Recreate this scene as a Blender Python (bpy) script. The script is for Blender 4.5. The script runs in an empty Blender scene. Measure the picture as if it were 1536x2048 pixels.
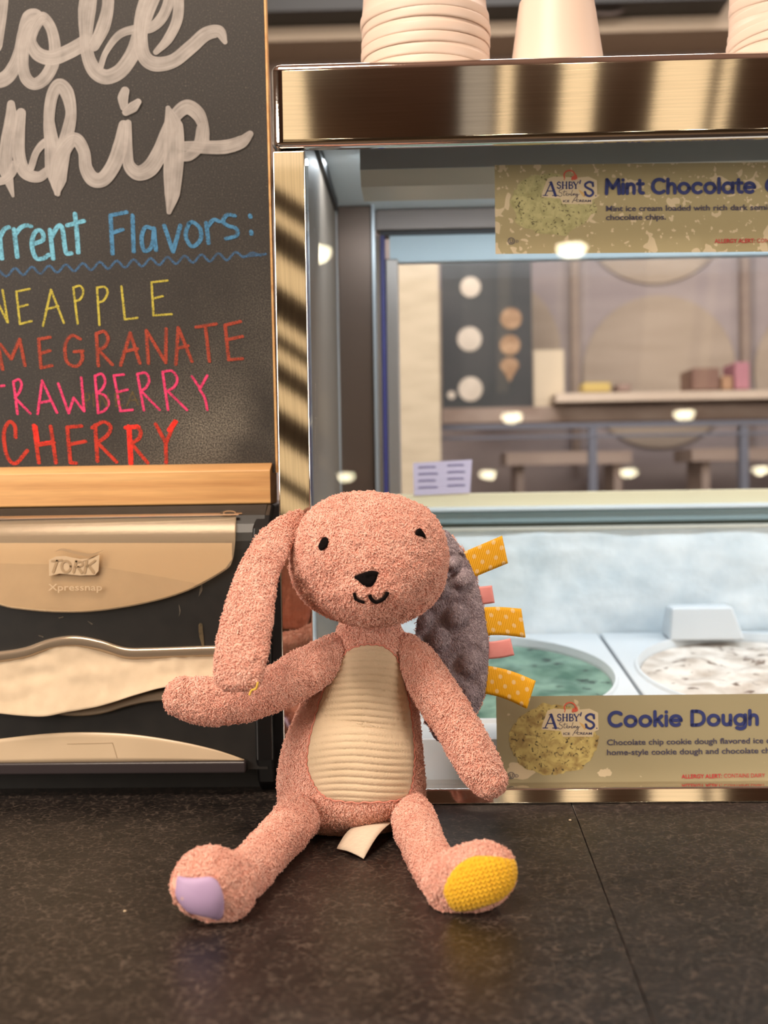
import bpy, bmesh, math, random
import numpy as np
from mathutils import Vector, Matrix, noise
from mathutils.bvhtree import BVHTree

# ------------------------------------------------------------------ camera, light, exposure
SC = bpy.context.scene
COL = SC.collection
F = 2400.0                     # focal length in pixels of the 1536 x 2048 frame
CX, CY = 768.0, 1024.0
CAMZ = 0.2565                  # lens height above the countertop (z = 0)
VP = (843.0, 950.0)            # where the depth axis (+Y) vanishes
D = 0.93                       # distance of the case front
yc = Vector(((VP[0]-CX)/F, (CY-VP[1])/F, -1.0)).normalized()
xc = Vector((1.0, 0.0155, 0.0)); xc = (xc - yc*xc.dot(yc)).normalized()
zc = xc.cross(yc).normalized()
ROT = Matrix((xc, yc, zc))     # camera space -> world
cam_data = bpy.data.cameras.new('camera')
cam = bpy.data.objects.new('camera', cam_data); COL.objects.link(cam)
cam.matrix_world = Matrix.Translation((0, 0, CAMZ)) @ ROT.to_4x4()
cam_data.sensor_fit = 'VERTICAL'; cam_data.sensor_height = 36.0
cam_data.lens = F/2048.0*36.0
cam_data.clip_start = 0.02; cam_data.clip_end = 60
cam_data.dof.use_dof = True
cam_data.dof.focus_distance = 0.86
cam_data.dof.aperture_fstop = cam_data.lens/7.0
SC.camera = cam
SC.view_settings.view_transform = 'Standard'
SC.view_settings.look = 'None'
SC.view_settings.gamma = 1.0
SC.view_settings.use_curve_mapping = False
SC.view_settings.exposure = 0.0
SC.cycles.transparent_max_bounces = 24

w = bpy.data.worlds.new('world'); SC.world = w; w.use_nodes = True
w.node_tree.nodes['Background'].inputs[0].default_value = (0.5, 0.45, 0.4, 1)
w.node_tree.nodes['Background'].inputs[1].default_value = 0.05

def area(name, loc, target, size, power, col, size_y=None, spread=180):
    l = bpy.data.lights.new(name, 'AREA'); l.energy = power; l.color = col
    l.size = size
    if size_y: l.shape = 'RECTANGLE'; l.size_y = size_y
    l.spread = math.radians(spread)
    o = bpy.data.objects.new(name, l); COL.objects.link(o)
    o.location = loc
    d = Vector(target)-Vector(loc)
    o.rotation_euler = d.to_track_quat('-Z', 'Y').to_euler()
    return o
WARM = (1.0, 0.84, 0.68)
area('ceiling_key_light', (-0.45, 0.05, 1.9), (-0.1, 0.75, 0.1), 0.8, 62, WARM)
area('left_fill_light', (-2.3, -0.5, 0.75), (0.0, 0.85, 0.12), 1.5, 98, (1.0, 0.87, 0.75), 1.1)  # added fill from the left, outside the mirrored view; the wall has no window
area('right_fill_light', (2.9, -0.7, 0.8), (0.0, 0.85, 0.12), 1.6, 78, (1.0, 0.88, 0.77), 1.1)  # matching unseen fill added on the right, no window behind it
area('case_led_light', (0.34, 1.165, 0.560), (0.34, 1.22, 0.0), 0.86, 3.1, (0.86, 0.94, 1.0), 0.03)
area('kitchen_light', (0.3, 1.9, 1.85), (0.3, 3.2, 0.4), 1.6, 60, (1.0, 0.94, 0.90))

# ------------------------------------------------------------------ geometry helpers
def ray(px, py):
    return ROT @ Vector(((px-CX)/F, (CY-py)/F, -1.0))
def P(px, py, Y):
    d = ray(px, py); return Vector((0, 0, CAMZ)) + d*(Y/d.y)
def Q(px, py, z):
    d = ray(px, py); return Vector((0, 0, CAMZ)) + d*((z-CAMZ)/d.z)
GL_TILT = math.radians(6.0)
GL_N = Vector((0, -math.cos(GL_TILT), math.sin(GL_TILT)))      # outward normal of the front glass
GL_O = Vector((0, D+0.012, 0.012))
def Gp(px, py, off=0.0):                                       # point on the leaning front glass, off metres towards the customer
    d = ray(px, py); o = Vector((0, 0, CAMZ)); p0 = GL_O + GL_N*off
    return o + d*((p0-o).dot(GL_N)/d.dot(GL_N))
IROT = ROT.transposed()
def proj(v):
    c = IROT @ (Vector(v)-Vector((0, 0, CAMZ)))
    return (CX + F*c.x/-c.z, CY - F*c.y/-c.z)
def s2l(c):
    c = c/255.0
    return c/12.92 if c <= 0.04045 else ((c+0.055)/1.055)**2.4
def rgb(r, g, b): return (s2l(r), s2l(g), s2l(b), 1.0)

def mk(name, verts, faces, mat, parent=None, smooth=True, uv=None, bevel=0, segs=3, sharp=None):
    me = bpy.data.meshes.new(name)
    if len(verts) and not isinstance(verts, list): verts = [tuple(v) for v in verts]
    me.from_pydata([tuple(v) for v in verts], [], faces)
    me.update()
    if smooth: me.polygons.foreach_set('use_smooth', [True]*len(me.polygons))
    if uv is not None:
        ul = me.uv_layers.new(name='UVMap')
        idx = np.empty(len(me.loops), dtype=np.int32); me.loops.foreach_get('vertex_index', idx)
        ul.data.foreach_set('uv', np.asarray(uv, dtype=np.float32)[idx].ravel())
    o = bpy.data.objects.new(name, me); COL.objects.link(o)
    if mat: me.materials.append(mat)
    if parent: o.parent = parent
    if bevel:
        m = o.modifiers.new('bevel', 'BEVEL'); m.width = bevel; m.segments = segs; m.limit_method = 'ANGLE'
        m.harden_normals = True
    return o
def boxv(x0, x1, y0, y1, z0, z1):
    v = [(x0,y0,z0),(x1,y0,z0),(x1,y1,z0),(x0,y1,z0),(x0,y0,z1),(x1,y0,z1),(x1,y1,z1),(x0,y1,z1)]
    f = [(0,3,2,1),(4,5,6,7),(0,1,5,4),(1,2,6,5),(2,3,7,6),(3,0,4,7)]
    return v, f
def box(name, x0, x1, y0, y1, z0, z1, mat, parent=None, bevel=0.0, uv=None):
    v, f = boxv(x0, x1, y0, y1, z0, z1)
    return mk(name, v, f, mat, parent, smooth=bool(bevel), bevel=bevel)
def pbox(name, px0, px1, py0, py1, Y0, Y1, mat, parent=None, bevel=0.0):
    """box whose front face (at depth Y0) spans the given picture rectangle"""
    a = P(px0, (py0+py1)/2, Y0).x; b = P(px1, (py0+py1)/2, Y0).x
    xm = (px0+px1)/2
    zt = P(xm, py0, Y0).z; zb = P(xm, py1, Y0).z
    return box(name, a, b, Y0, Y1, zb, zt, mat, parent, bevel)
def join(parts):
    V, Fs = [], []
    for v, f in parts:
        n = len(V); V += [tuple(p) for p in v]; Fs += [tuple(i+n for i in q) for q in f]
    return V, Fs
def empty(name, loc, label=None, cat=None, group=None):
    o = bpy.data.objects.new(name, None); COL.objects.link(o); o.location = loc
    o.empty_display_size = 0.02
    if label: tag(o, label, cat, group)
    return o
def tag(o, label, cat, group=None):
    o['label'] = label; o['category'] = cat
    if group: o['group'] = group
    return o
def struct(o):
    o['kind'] = 'structure'; return o
def attach(o, root):
    """parent o to root keeping o where it was built (world coordinates)"""
    o.parent = root
    o.matrix_parent_inverse = Matrix.Translation(root.location).inverted()
    return o
def catmull(pts, n=10, closed=False):
    pts = [Vector(p) for p in pts]
    out = []; N = len(pts)
    rng = range(N if closed else N-1)
    for i in rng:
        if closed: p0, p1, p2, p3 = pts[(i-1)%N], pts[i], pts[(i+1)%N], pts[(i+2)%N]
        else:
            p1, p2 = pts[i], pts[i+1]
            p0 = pts[i-1] if i > 0 else p1*2-p2
            p3 = pts[i+2] if i+2 < N else p2*2-p1
        for k in range(n):
            t = k/n
            out.append(0.5*((2*p1)+(p2-p0)*t+(2*p0-5*p1+4*p2-p3)*t*t+(3*p1-p0-3*p2+p3)*t**3))
    if not closed: out.append(pts[-1].copy())
    return out
def strip2d(pts, width, cap=6, taper=None):
    """flat ribbon along dense 2-D points, rounded ends; returns verts2d, faces, uv(u in px, v 0..1)"""
    pts = [Vector((p[0], p[1])) for p in pts]
    q = [pts[0]]
    for p in pts[1:]:
        if (p-q[-1]).length > 1e-4: q.append(p)
    pts = q; n = len(pts)
    if n == 1: pts.append(pts[0]+Vector((0.01, 0))); n = 2
    W = width if hasattr(width, '__len__') else [width]*n
    if len(W) != n: W = list(np.interp(np.linspace(0, 1, n), np.linspace(0, 1, len(W)), W))
    V, U, L = [], [], 0.0
    for i in range(n):
        a = pts[max(i-1, 0)]; b = pts[min(i+1, n-1)]
        t = (b-a).normalized(); nn = Vector((-t.y, t.x))
        if i: L += (pts[i]-pts[i-1]).length
        V += [pts[i]+nn*W[i]/2, pts[i], pts[i]-nn*W[i]/2]; U += [(L, 0), (L, 0.5), (L, 1)]
    Fs = []
    for i in range(n-1):
        a = 3*i
        Fs += [(a, a+1, a+4, a+3), (a+1, a+2, a+5, a+4)]
    for end in (0, n-1):
        c = pts[end]; t = (pts[1]-pts[0]).normalized() if end == 0 else (pts[-2]-pts[-1]).normalized()
        nn = Vector((-t.y, t.x)); r = W[end]/2
        ids = []
        for k in range(cap+1):
            an = math.pi*k/cap
            V.append(c + nn*math.cos(an)*r - t*math.sin(an)*r)
            U.append((0 if end == 0 else L, 0.5-0.5*math.cos(an)))
            ids.append(len(V)-1)
        ci = 3*end+1
        for k in range(cap): Fs.append((ci, ids[k], ids[k+1]))
    return V, Fs, U
class Flat:
    climb = 0.0
    """collects flat marks drawn in picture units and maps them through a function onto a real surface"""
    def __init__(self): self.V, self.F, self.U, self.O = [], [], [], []
    def add(self, V, Fs, U=None, off=0.0, ramp_=0.0):
        n = len(self.V); self.V += [tuple(v)[:2] for v in V]
        self.F += [tuple(i+n for i in f) for f in Fs]
        self.U += list(U) if U else [(v[0], v[1]) for v in V]
        self.O += [off+ramp_*i/len(V) for i in range(len(V))]
    def stroke(self, pts, width, smooth=True, n=8, off=0.0):
        d = catmull([Vector((p[0], p[1])) for p in pts], n) if (smooth and len(pts) > 2) else \
            catmull([Vector((p[0], p[1])) for p in pts], 3)
        self.add(*strip2d(d, width), off=off, ramp_=self.climb)
    def poly(self, pts, off=0.0):
        c = Vector((sum(p[0] for p in pts)/len(pts), sum(p[1] for p in pts)/len(pts)))
        n = len(pts)
        self.add([c]+[Vector((p[0], p[1])) for p in pts], [(0, i+1, (i+1) % n+1) for i in range(n)], off=off)
    def disc(self, x, y, rx, ry=None, n=20, off=0.0):
        ry = ry or rx
        self.poly([(x+rx*math.cos(2*math.pi*i/n), y+ry*math.sin(2*math.pi*i/n)) for i in range(n)], off)
    def text(self, s, x, y, width, height, slope=0.0, bold=0.0, off=0.0, shear=0.0):
        """built-in font; x,y = baseline left, width = printed width, height = cap height"""
        V, Fs = text_mesh(s, bold)
        xs = [v[0] for v in V]; x0, x1 = min(xs), max(xs)
        k = width/(x1-x0); h = height/0.69
        out = []
        for a, b in V:
            X = (a-x0)*k + shear*b*h; out.append((x+X, y - b*h + slope*X))
        self.add(out, Fs, off=off)
    def build(self, name, fn, mat, parent, flip=True):
        V = [fn(v[0], v[1], o) for v, o in zip(self.V, self.O)]
        return mk(name, V, self.F, mat, parent, smooth=False, uv=self.U)
def text_mesh(s, bold=0.0):
    cu = bpy.data.curves.new('tmp_text', 'FONT'); cu.body = s; cu.offset = bold; cu.resolution_u = 3
    o = bpy.data.objects.new('tmp_text', cu); COL.objects.link(o)
    dg = bpy.context.evaluated_depsgraph_get(); dg.update()
    me = bpy.data.meshes.new_from_object(o.evaluated_get(dg))
    V = [(v.co.x, v.co.y) for v in me.vertices]; Fs = [tuple(p.vertices) for p in me.polygons]
    bpy.data.objects.remove(o); bpy.data.curves.remove(cu); bpy.data.meshes.remove(me)
    return V, Fs

# ------------------------------------------------------------------ material helpers
def newmat(name):
    m = bpy.data.materials.new(name); m.use_nodes = True
    nt = m.node_tree; b = nt.nodes['Principled BSDF']
    return m, nt, b
def N(nt, typ, **kw):
    n = nt.nodes.new(typ)
    for k, v in kw.items():
        if k in n.inputs: n.inputs[k].default_value = v
        else: setattr(n, k, v)
    return n
def mat(name, col, rough=0.5, metal=0.0, **kw):
    m, nt, b = newmat(name)
    b.inputs['Base Color'].default_value = col; b.inputs['Roughness'].default_value = rough
    b.inputs['Metallic'].default_value = metal
    for k, v in kw.items(): b.inputs[k].default_value = v
    return m
def ramp(nt, fac, stops, interp='LINEAR'):
    r = nt.nodes.new('ShaderNodeValToRGB'); r.color_ramp.interpolation = interp
    e = r.color_ramp.elements
    while len(e) < len(stops): e.new(0.5)
    for k, (p, c) in enumerate(stops):
        e[k].position = p; e[k].color = c if len(c) == 4 else (*c, 1)
    nt.links.new(fac, r.inputs[0]); return r
def objcoord(nt, scale=(1, 1, 1), rot=(0, 0, 0), loc=(0, 0, 0), src='Object'):
    t = nt.nodes.new('ShaderNodeTexCoord'); m = nt.nodes.new('ShaderNodeMapping')
    m.inputs['Scale'].default_value = scale; m.inputs['Rotation'].default_value = rot; m.inputs['Location'].default_value = loc
    nt.links.new(t.outputs[src], m.inputs[0]); return m.outputs[0]
def bump(nt, b, h, strength=0.3, dist=0.001):
    n = N(nt, 'ShaderNodeBump'); n.inputs['Strength'].default_value = strength; n.inputs['Distance'].default_value = dist
    nt.links.new(h, n.inputs['Height']); nt.links.new(n.outputs[0], b.inputs['Normal']); return n
def emis(name, col, s):
    m, nt, b = newmat(name)
    b.inputs['Base Color'].default_value = (0, 0, 0, 1)
    b.inputs['Emission Color'].default_value = col; b.inputs['Emission Strength'].default_value = s
    return m
def noise_mat(name, c1, c2, scale, rough=0.6, stretch=(1, 1, 1), lo=0.35, hi=0.65, bmp=0.0, detail=4, **kw):
    m, nt, b = newmat(name)
    nz = N(nt, 'ShaderNodeTexNoise'); nz.inputs['Scale'].default_value = scale; nz.inputs['Detail'].default_value = detail
    nt.links.new(objcoord(nt, stretch), nz.inputs['Vector'])
    r = ramp(nt, nz.outputs['Fac'], [(lo, c1), (hi, c2)])
    nt.links.new(r.outputs[0], b.inputs['Base Color']); b.inputs['Roughness'].default_value = rough
    for k, v in kw.items(): b.inputs[k].default_value = v
    if bmp: bump(nt, b, nz.outputs['Fac'], bmp)
    return m
def steel(name, col, rough, aniso, axis, scale):
    """brushed stainless; axis = direction of the brushing (0 = x, 2 = z)"""
    m, nt, b = newmat(name)
    b.inputs['Metallic'].default_value = 1.0
    st = [700, 700, 700]; st[axis] = 14
    nz = N(nt, 'ShaderNodeTexNoise'); nz.inputs['Scale'].default_value = scale; nz.inputs['Detail'].default_value = 3
    nt.links.new(objcoord(nt, tuple(st)), nz.inputs['Vector'])
    c = ramp(nt, nz.outputs['Fac'], [(0.3, tuple(x*0.88 for x in col[:3])), (0.7, col)])
    nt.links.new(c.outputs[0], b.inputs['Base Color'])
    b.inputs['Roughness'].default_value = rough
    bump(nt, b, nz.outputs['Fac'], aniso, 0.0004)
    return m
def glassmat(name, tint=(1, 1, 1, 1), refl=1.0, rough=0.0):
    m = bpy.data.materials.new(name); m.use_nodes = True; nt = m.node_tree
    nt.nodes.remove(nt.nodes['Principled BSDF'])
    out = nt.nodes['Material Output']
    tr = N(nt, 'ShaderNodeBsdfTransparent'); tr.inputs[0].default_value = tint
    gl = N(nt, 'ShaderNodeBsdfGlossy'); gl.inputs['Roughness'].default_value = rough
    fr = N(nt, 'ShaderNodeFresnel'); fr.inputs[0].default_value = 1.45
    mu = N(nt, 'ShaderNodeMath', operation='MULTIPLY'); mu.inputs[1].default_value = refl
    mx = N(nt, 'ShaderNodeMixShader')
    ge = N(nt, 'ShaderNodeNewGeometry'); iv = N(nt, 'ShaderNodeMath', operation='SUBTRACT'); iv.inputs[0].default_value = 1.0
    m3 = N(nt, 'ShaderNodeMath', operation='MULTIPLY')          # the inner face does not reflect totally: the pane is thin
    nt.links.new(ge.outputs['Backfacing'], iv.inputs[1])
    nt.links.new(fr.outputs[0], mu.inputs[0]); nt.links.new(mu.outputs[0], m3.inputs[0]); nt.links.new(iv.outputs[0], m3.inputs[1])
    nt.links.new(m3.outputs[0], mx.inputs[0])
    nt.links.new(tr.outputs[0], mx.inputs[1]); nt.links.new(gl.outputs[0], mx.inputs[2])
    nt.links.new(mx.outputs[0], out.inputs[0])
    return m
def chalk(name, col, streak=False, cover=0.5, grain=900.0):
    """chalk / chalk-pen: opaque pigment broken up by grain so the board shows through"""
    m = bpy.data.materials.new(name); m.use_nodes = True; nt = m.node_tree
    b = nt.nodes['Principled BSDF']; out = nt.nodes['Material Output']
    b.inputs['Base Color'].default_value = col; b.inputs['Roughness'].default_value = 0.75
    if streak:
        v = objcoord(nt, (0.012, 7.0, 1), src='UV')
        nz = N(nt, 'ShaderNodeTexNoise'); nz.inputs['Scale'].default_value = 1.0; nz.inputs['Detail'].default_value = 5
        nt.links.new(v, nz.inputs['Vector'])
        n2 = N(nt, 'ShaderNodeTexNoise'); n2.inputs['Scale'].default_value = 60; n2.inputs['Detail'].default_value = 3
        nt.links.new(objcoord(nt), n2.inputs['Vector'])
        ad = N(nt, 'ShaderNodeMath', operation='ADD'); nt.links.new(nz.outputs['Fac'], ad.inputs[0]); nt.links.new(n2.outputs['Fac'], ad.inputs[1])
        r = ramp(nt, ad.outputs[0], [(0.60, (cover*0.72,)*3), (0.98, (min(1, cover*1.12),)*3)])
        # ramp input is clamped at 1: rescale
        mu = N(nt, 'ShaderNodeMath', operation='MULTIPLY'); mu.inputs[1].default_value = 0.8
        nt.links.new(ad.outputs[0], mu.inputs[0]); nt.links.new(mu.outputs[0], r.inputs[0])
        fac = r.outputs[0]
    else:
        nz = N(nt, 'ShaderNodeTexNoise'); nz.inputs['Scale'].default_value = grain; nz.inputs['Detail'].default_value = 2
        nt.links.new(objcoord(nt), nz.inputs['Vector'])
        n2 = N(nt, 'ShaderNodeTexNoise'); n2.inputs['Scale'].default_value = 110; n2.inputs['Detail'].default_value = 2
        nt.links.new(objcoord(nt), n2.inputs['Vector'])
        ad = N(nt, 'ShaderNodeMath', operation='ADD'); nt.links.new(nz.outputs['Fac'], ad.inputs[0]); nt.links.new(n2.outputs['Fac'], ad.inputs[1])
        mu = N(nt, 'ShaderNodeMath', operation='MULTIPLY'); mu.inputs[1].default_value = 0.5
        nt.links.new(ad.outputs[0], mu.inputs[0])
        r = ramp(nt, mu.outputs[0], [(0.36, (cover*0.35,)*3), (0.56, (cover,)*3)])
        fac = r.outputs[0]
    tr = N(nt, 'ShaderNodeBsdfTransparent'); mx = N(nt, 'ShaderNodeMixShader')
    nt.links.new(fac, mx.inputs[0]); nt.links.new(tr.outputs[0], mx.inputs[1]); nt.links.new(b.outputs[0], mx.inputs[2])
    nt.links.new(mx.outputs[0], out.inputs[0])
    return m
# ------------------------------------------------------------------ the room
RX0, RX1, RY0, RY1, RZ0, RZ1 = -2.4, 3.0, -8.6, 3.3, -0.9, 1.95
m_floor = noise_mat('floor_tile', rgb(96, 78, 64), rgb(118, 98, 80), 3, 0.45)
m_ceil = noise_mat('ceiling_paint', rgb(168, 134, 120), rgb(178, 144, 128), 2, 0.7)
m_wall = noise_mat('wall_paint', rgb(120, 100, 86), rgb(132, 112, 96), 2, 0.8)
m_wallb = noise_mat('back_wall_paint', rgb(150, 140, 140), rgb(164, 154, 152), 3, 0.8, (1, 1, 5))
struct(box('floor', RX0, RX1, RY0, RY1, RZ0-0.05, RZ0, m_floor))
struct(box('ceiling', RX0, RX1, RY0, RY1, RZ1, RZ1+0.05, m_ceil))
struct(box('wall_back', RX0, RX1, RY1, RY1+0.08, RZ0, RZ1, m_wallb))
struct(box('wall_left', RX0-0.08, RX0, RY0, RY1, RZ0, RZ1, m_wall))
struct(box('wall_right', RX1, RX1+0.08, RY0, RY1, RZ0, RZ1, m_wall))
struct(box('wall_front', RX0, RX1, RY0-0.08, RY0, RZ0, RZ1, m_wall))

# ceiling downlights, a regular grid seen mirrored in the case front
m_lamp = emis('downlight_glow', (1.0, 0.90, 0.60, 1), 66)
m_trim = mat('downlight_trim', rgb(225, 220, 210), 0.5)
def lathe(profile, n=32, cx=0, cy=0, cz=0):
    V, Fs = [], []
    for r, z in profile:
        for k in range(n):
            a = 2*math.pi*k/n; V.append((cx+r*math.cos(a), cy+r*math.sin(a), cz+z))
    for i in range(len(profile)-1):
        for k in range(n):
            a, b = i*n+k, i*n+(k+1) % n
            Fs.append((a, b, b+n, a+n))
    return V, Fs
def capped(profile, n=32, cx=0, cy=0, cz=0):
    V, Fs = lathe(profile, n, cx, cy, cz)
    Fs.append(tuple(range(n))[::-1]); L = (len(profile)-1)*n; Fs.append(tuple(range(L, L+n)))
    return V, Fs
ROWS = [-2.62, -5.25, -6.93]
XS = [-0.52, 0.55, 1.60, 2.58]
k = 0
proto = None
def downlight(x, y):
    root = empty('ceiling_downlight', (x, y, RZ1))
    v, f = lathe([(0.062, 0.0), (0.078, 0.0), (0.080, -0.006), (0.064, -0.010), (0.062, 0.0)], 32, 0, 0, 0)
    mk('trim_ring', v, f, m_trim, root)
    v, f = capped([(0.060, -0.002), (0.059, -0.018), (0.050, -0.036), (0.034, -0.046), (0.012, -0.050)], 32, 0, 0, 0)
    mk('lamp', v, f, m_lamp, root)
    return root
SIDE = ['near the left wall', 'left of the middle aisle', 'right of the middle aisle', 'near the right wall']
ROWN = ['first row from the case', 'middle row', 'row farthest from the case']
for j, y in enumerate(ROWS):
    for i, x in enumerate(XS):
        if j == 1 and i == 0: continue
        xx = x + [0.06, 0.01, -0.05][j] + (0.05 if j == 0 and i == 0 else 0.0)
        if proto is None: proto = r = downlight(xx, y)
        else:
            r = proto.copy(); COL.objects.link(r); r.location = (xx, y, RZ1)
            for ch in proto.children:
                c = ch.copy(); COL.objects.link(c); c.parent = r
        tag(r, 'round warm recessed ceiling downlight, %s, %s' % (ROWN[j], SIDE[i]), 'ceiling light', 'recessed ceiling downlights')

# glowing panels added overhead so that the steel mirrors gold bands
m_panel = emis('panel_glow', (1.0, 0.73, 0.42, 1), 1.3)
m_panel2 = emis('panel_glow_dim', (1.0, 0.82, 0.62, 1), 0.42)
m_panelf = mat('panel_frame', rgb(70, 52, 42), 0.6)
def reflection_panel(x0, x1, m, lab, y0=-4.7, y1=-2.55):
    # fanned out so their mirror image in the top rail stands nearly upright
    root = empty('rail_reflection_panel', ((x0+x1)/2, (y0+y1)/2, RZ1))
    tag(root, lab, 'ceiling light', 'glow panels added for the rail reflection')
    ym = (y0+y1)/2
    def fan(x, y): return x*((1.86-y)/(1.86-ym))**0.78
    def plate(name, a, b, ya, yb, za, zb_, mm):
        q = [(fan(a, ya), ya), (fan(b, ya), ya), (fan(b, yb), yb), (fan(a, yb), yb)]
        attach(mk(name, [(x, y, za) for x, y in q]+[(x, y, zb_) for x, y in q], boxv(0,1,0,1,0,1)[1], mm, None, smooth=False), root)
    plate('panel_frame', x0-0.012, x1+0.012, y0-0.02, y1+0.02, RZ1-0.012, RZ1-0.001, m_panelf)
    plate('glow_plate', x0, x1, y0, y1, RZ1-0.018, RZ1-0.0125, m)
reflection_panel(-0.72, -0.50, m_panel, 'long warm glow panel above the slatted column, added for the rail reflection')
reflection_panel(0.205, 0.345, m_panel2, 'dim narrow glow panel nearest the middle of the room, added for the rail reflection')
reflection_panel(0.375, 0.435, m_panel, 'thin warm glow strip beside the dim narrow panel, added for the rail reflection')
reflection_panel(0.655, 0.80, m_panel, 'long warm glow panel between the thin strip and the widest panel, added for the rail reflection')
reflection_panel(1.075, 1.31, m_panel, 'widest warm glow panel, added for the rail reflection')
reflection_panel(1.36, 1.41, m_panel, 'thin warm glow strip right of the widest panel, added for the rail reflection')

# slatted glow column added behind the camera to mirror diagonal stripes in the corner post
m_column = emis('column_glow_emission', (1.0, 0.70, 0.36, 1), 0.95)
m_dark = noise_mat('dark_wood', rgb(66, 50, 38), rgb(80, 60, 46), 8, 0.6, (1, 1, 6))
lx0, lx1, ly = -0.83, -0.50, -4.42
root = empty('slatted_glow_column', ((lx0+lx1)/2, ly, RZ0))
tag(root, 'tall glowing column with diagonal dark wooden slats, added for the corner post reflection', 'lamp')
attach(box('column_base', lx0-0.05, lx1+0.05, ly-0.12, ly+0.12, RZ0, RZ0+0.05, m_dark), root)
attach(box('column_glow', lx0, lx1, ly-0.06, ly, -0.25, RZ1-0.08, m_column), root)
attach(box('stand', (lx0+lx1)/2-0.06, (lx0+lx1)/2+0.06, ly-0.06, ly, RZ0+0.05, -0.25, m_dark), root)
random.seed(4)
z = -0.2; sl = []
while z < RZ1+0.1:
    th = random.choice([0.08, 0.12, 0.16, 0.18])
    dz = 0.22
    y0, y1 = ly+0.004, ly+0.02
    zl0, zl1, zr0, zr1 = z+dz, z+dz+th, z, z+th
    zz = [min(a, RZ1-0.09) for a in (zl0, zl1, zr0, zr1)]
    if zz[1]-zz[0] > 0.01 and zz[3]-zz[2] > 0.01:
        v = [(lx0,y0,zz[0]),(lx1,y0,zz[2]),(lx1,y1,zz[2]),(lx0,y1,zz[0]),(lx0,y0,zz[1]),(lx1,y0,zz[3]),(lx1,y1,zz[3]),(lx0,y1,zz[1])]
        f = boxv(0,1,0,1,0,1)[1]
        attach(mk('slat', v, f, m_dark, None, smooth=False), root)
    z += th + random.choice([0.07, 0.12, 0.16])

# ------------------------------------------------------------------ kitchen seen through the case
m_soffit = noise_mat('soffit_paint', rgb(160, 143, 124), rgb(172, 154, 134), 1.5, 0.8)
m_lowwall = noise_mat('lower_wall_paint', rgb(112, 94, 84), rgb(120, 102, 92), 1.5, 0.8)
YB = RY1
def onwall(name, px0, px1, py0, py1, d, m, Yb=YB, bevel=0.0):
    return pbox(name, px0, px1, py0, py1, Yb-d, Yb-0.0015, m, None, bevel)
o = pbox('trim_1', -700, 2300, 12, 76, 2.95, 3.295, m_soffit); struct(o)
o = pbox('trim_2', -700, 2300, 76, 330, 3.1, 3.295, m_lowwall); struct(o)
m_blk = mat('black_shelf', rgb(16, 15, 15), 0.5)
o = pbox('wall_shelf', 480, 1460, -60, 11, 2.85, 3.295, m_blk)
tag(o, 'black overhead shelf on the back wall high above the cups', 'shelf')
# cable hanging by the cup
pts = [P(x, y, 2.9) for x, y in [(1265, -40), (1262, -10), (1254, 12), (1238, 24), (1215, 28), (1190, 27), (1150, 30)]]
cpts = catmull(pts, 8); V, Fs = [], []
for i, p in enumerate(cpts):
    t = (cpts[min(i+1, len(cpts)-1)]-cpts[max(i-1, 0)]).normalized(); u = t.cross(Vector((0, 1, 0))).normalized(); q = u.cross(t)
    for k in range(10): a = 2*math.pi*k/10; V.append(p+u*0.0045*math.cos(a)+q*0.0045*math.sin(a))
for i in range(len(cpts)-1):
    for k in range(10): Fs.append((i*10+k, i*10+(k+1) % 10, (i+1)*10+(k+1) % 10, (i+1)*10+k))
Fs += [tuple(range(10)), tuple(range((len(cpts)-1)*10, len(cpts)*10))]
cb = mk('power_cable', V, Fs, mat('cable_grey', rgb(105, 92, 86), 0.5))
tag(cb, 'grey power cable looping down behind the upside-down cup', 'cable')

m_cream = noise_mat('cream_pillar', rgb(178, 166, 142), rgb(192, 180, 156), 6, 0.7, (2, 1, 8), 0.3, 0.6)
o = pbox('trim_3', 798, 880, 430, 1130, 2.5, 2.62, m_cream); struct(o)
m_tan = noise_mat('round_panel_tan', rgb(160, 146, 130), rgb(170, 156, 140), 4, 0.7, (1, 1, 6))
def wall_disc(px, py, r, lab):
    c = P(px, py, YB-0.03); R = r*(YB-0.03)/F
    v, f = capped([(R*0.995, 0), (R, 0.0005), (R, 0.004), (R*0.998, 0.005)], 56)
    v = [(c.x+a, YB-0.004-zz, c.z+b) for a, b, zz in v]
    o = mk('round_wall_panel', v, f, m_tan, None, smooth=False)
    tag(o, lab, 'wall panel', 'round tan wall panels')
wall_disc(1322, 742, 152, 'large round tan wall panel above the shelf with the yellow packet')
wall_disc(1312, 410, 152, 'round tan wall panel partly hidden by the mint sign')
wall_disc(970, 700, 152, 'round tan wall panel behind the dark menu board')
wall_disc(1668, 742, 152, 'round tan wall panel cut off by the right edge of the picture')

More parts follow.
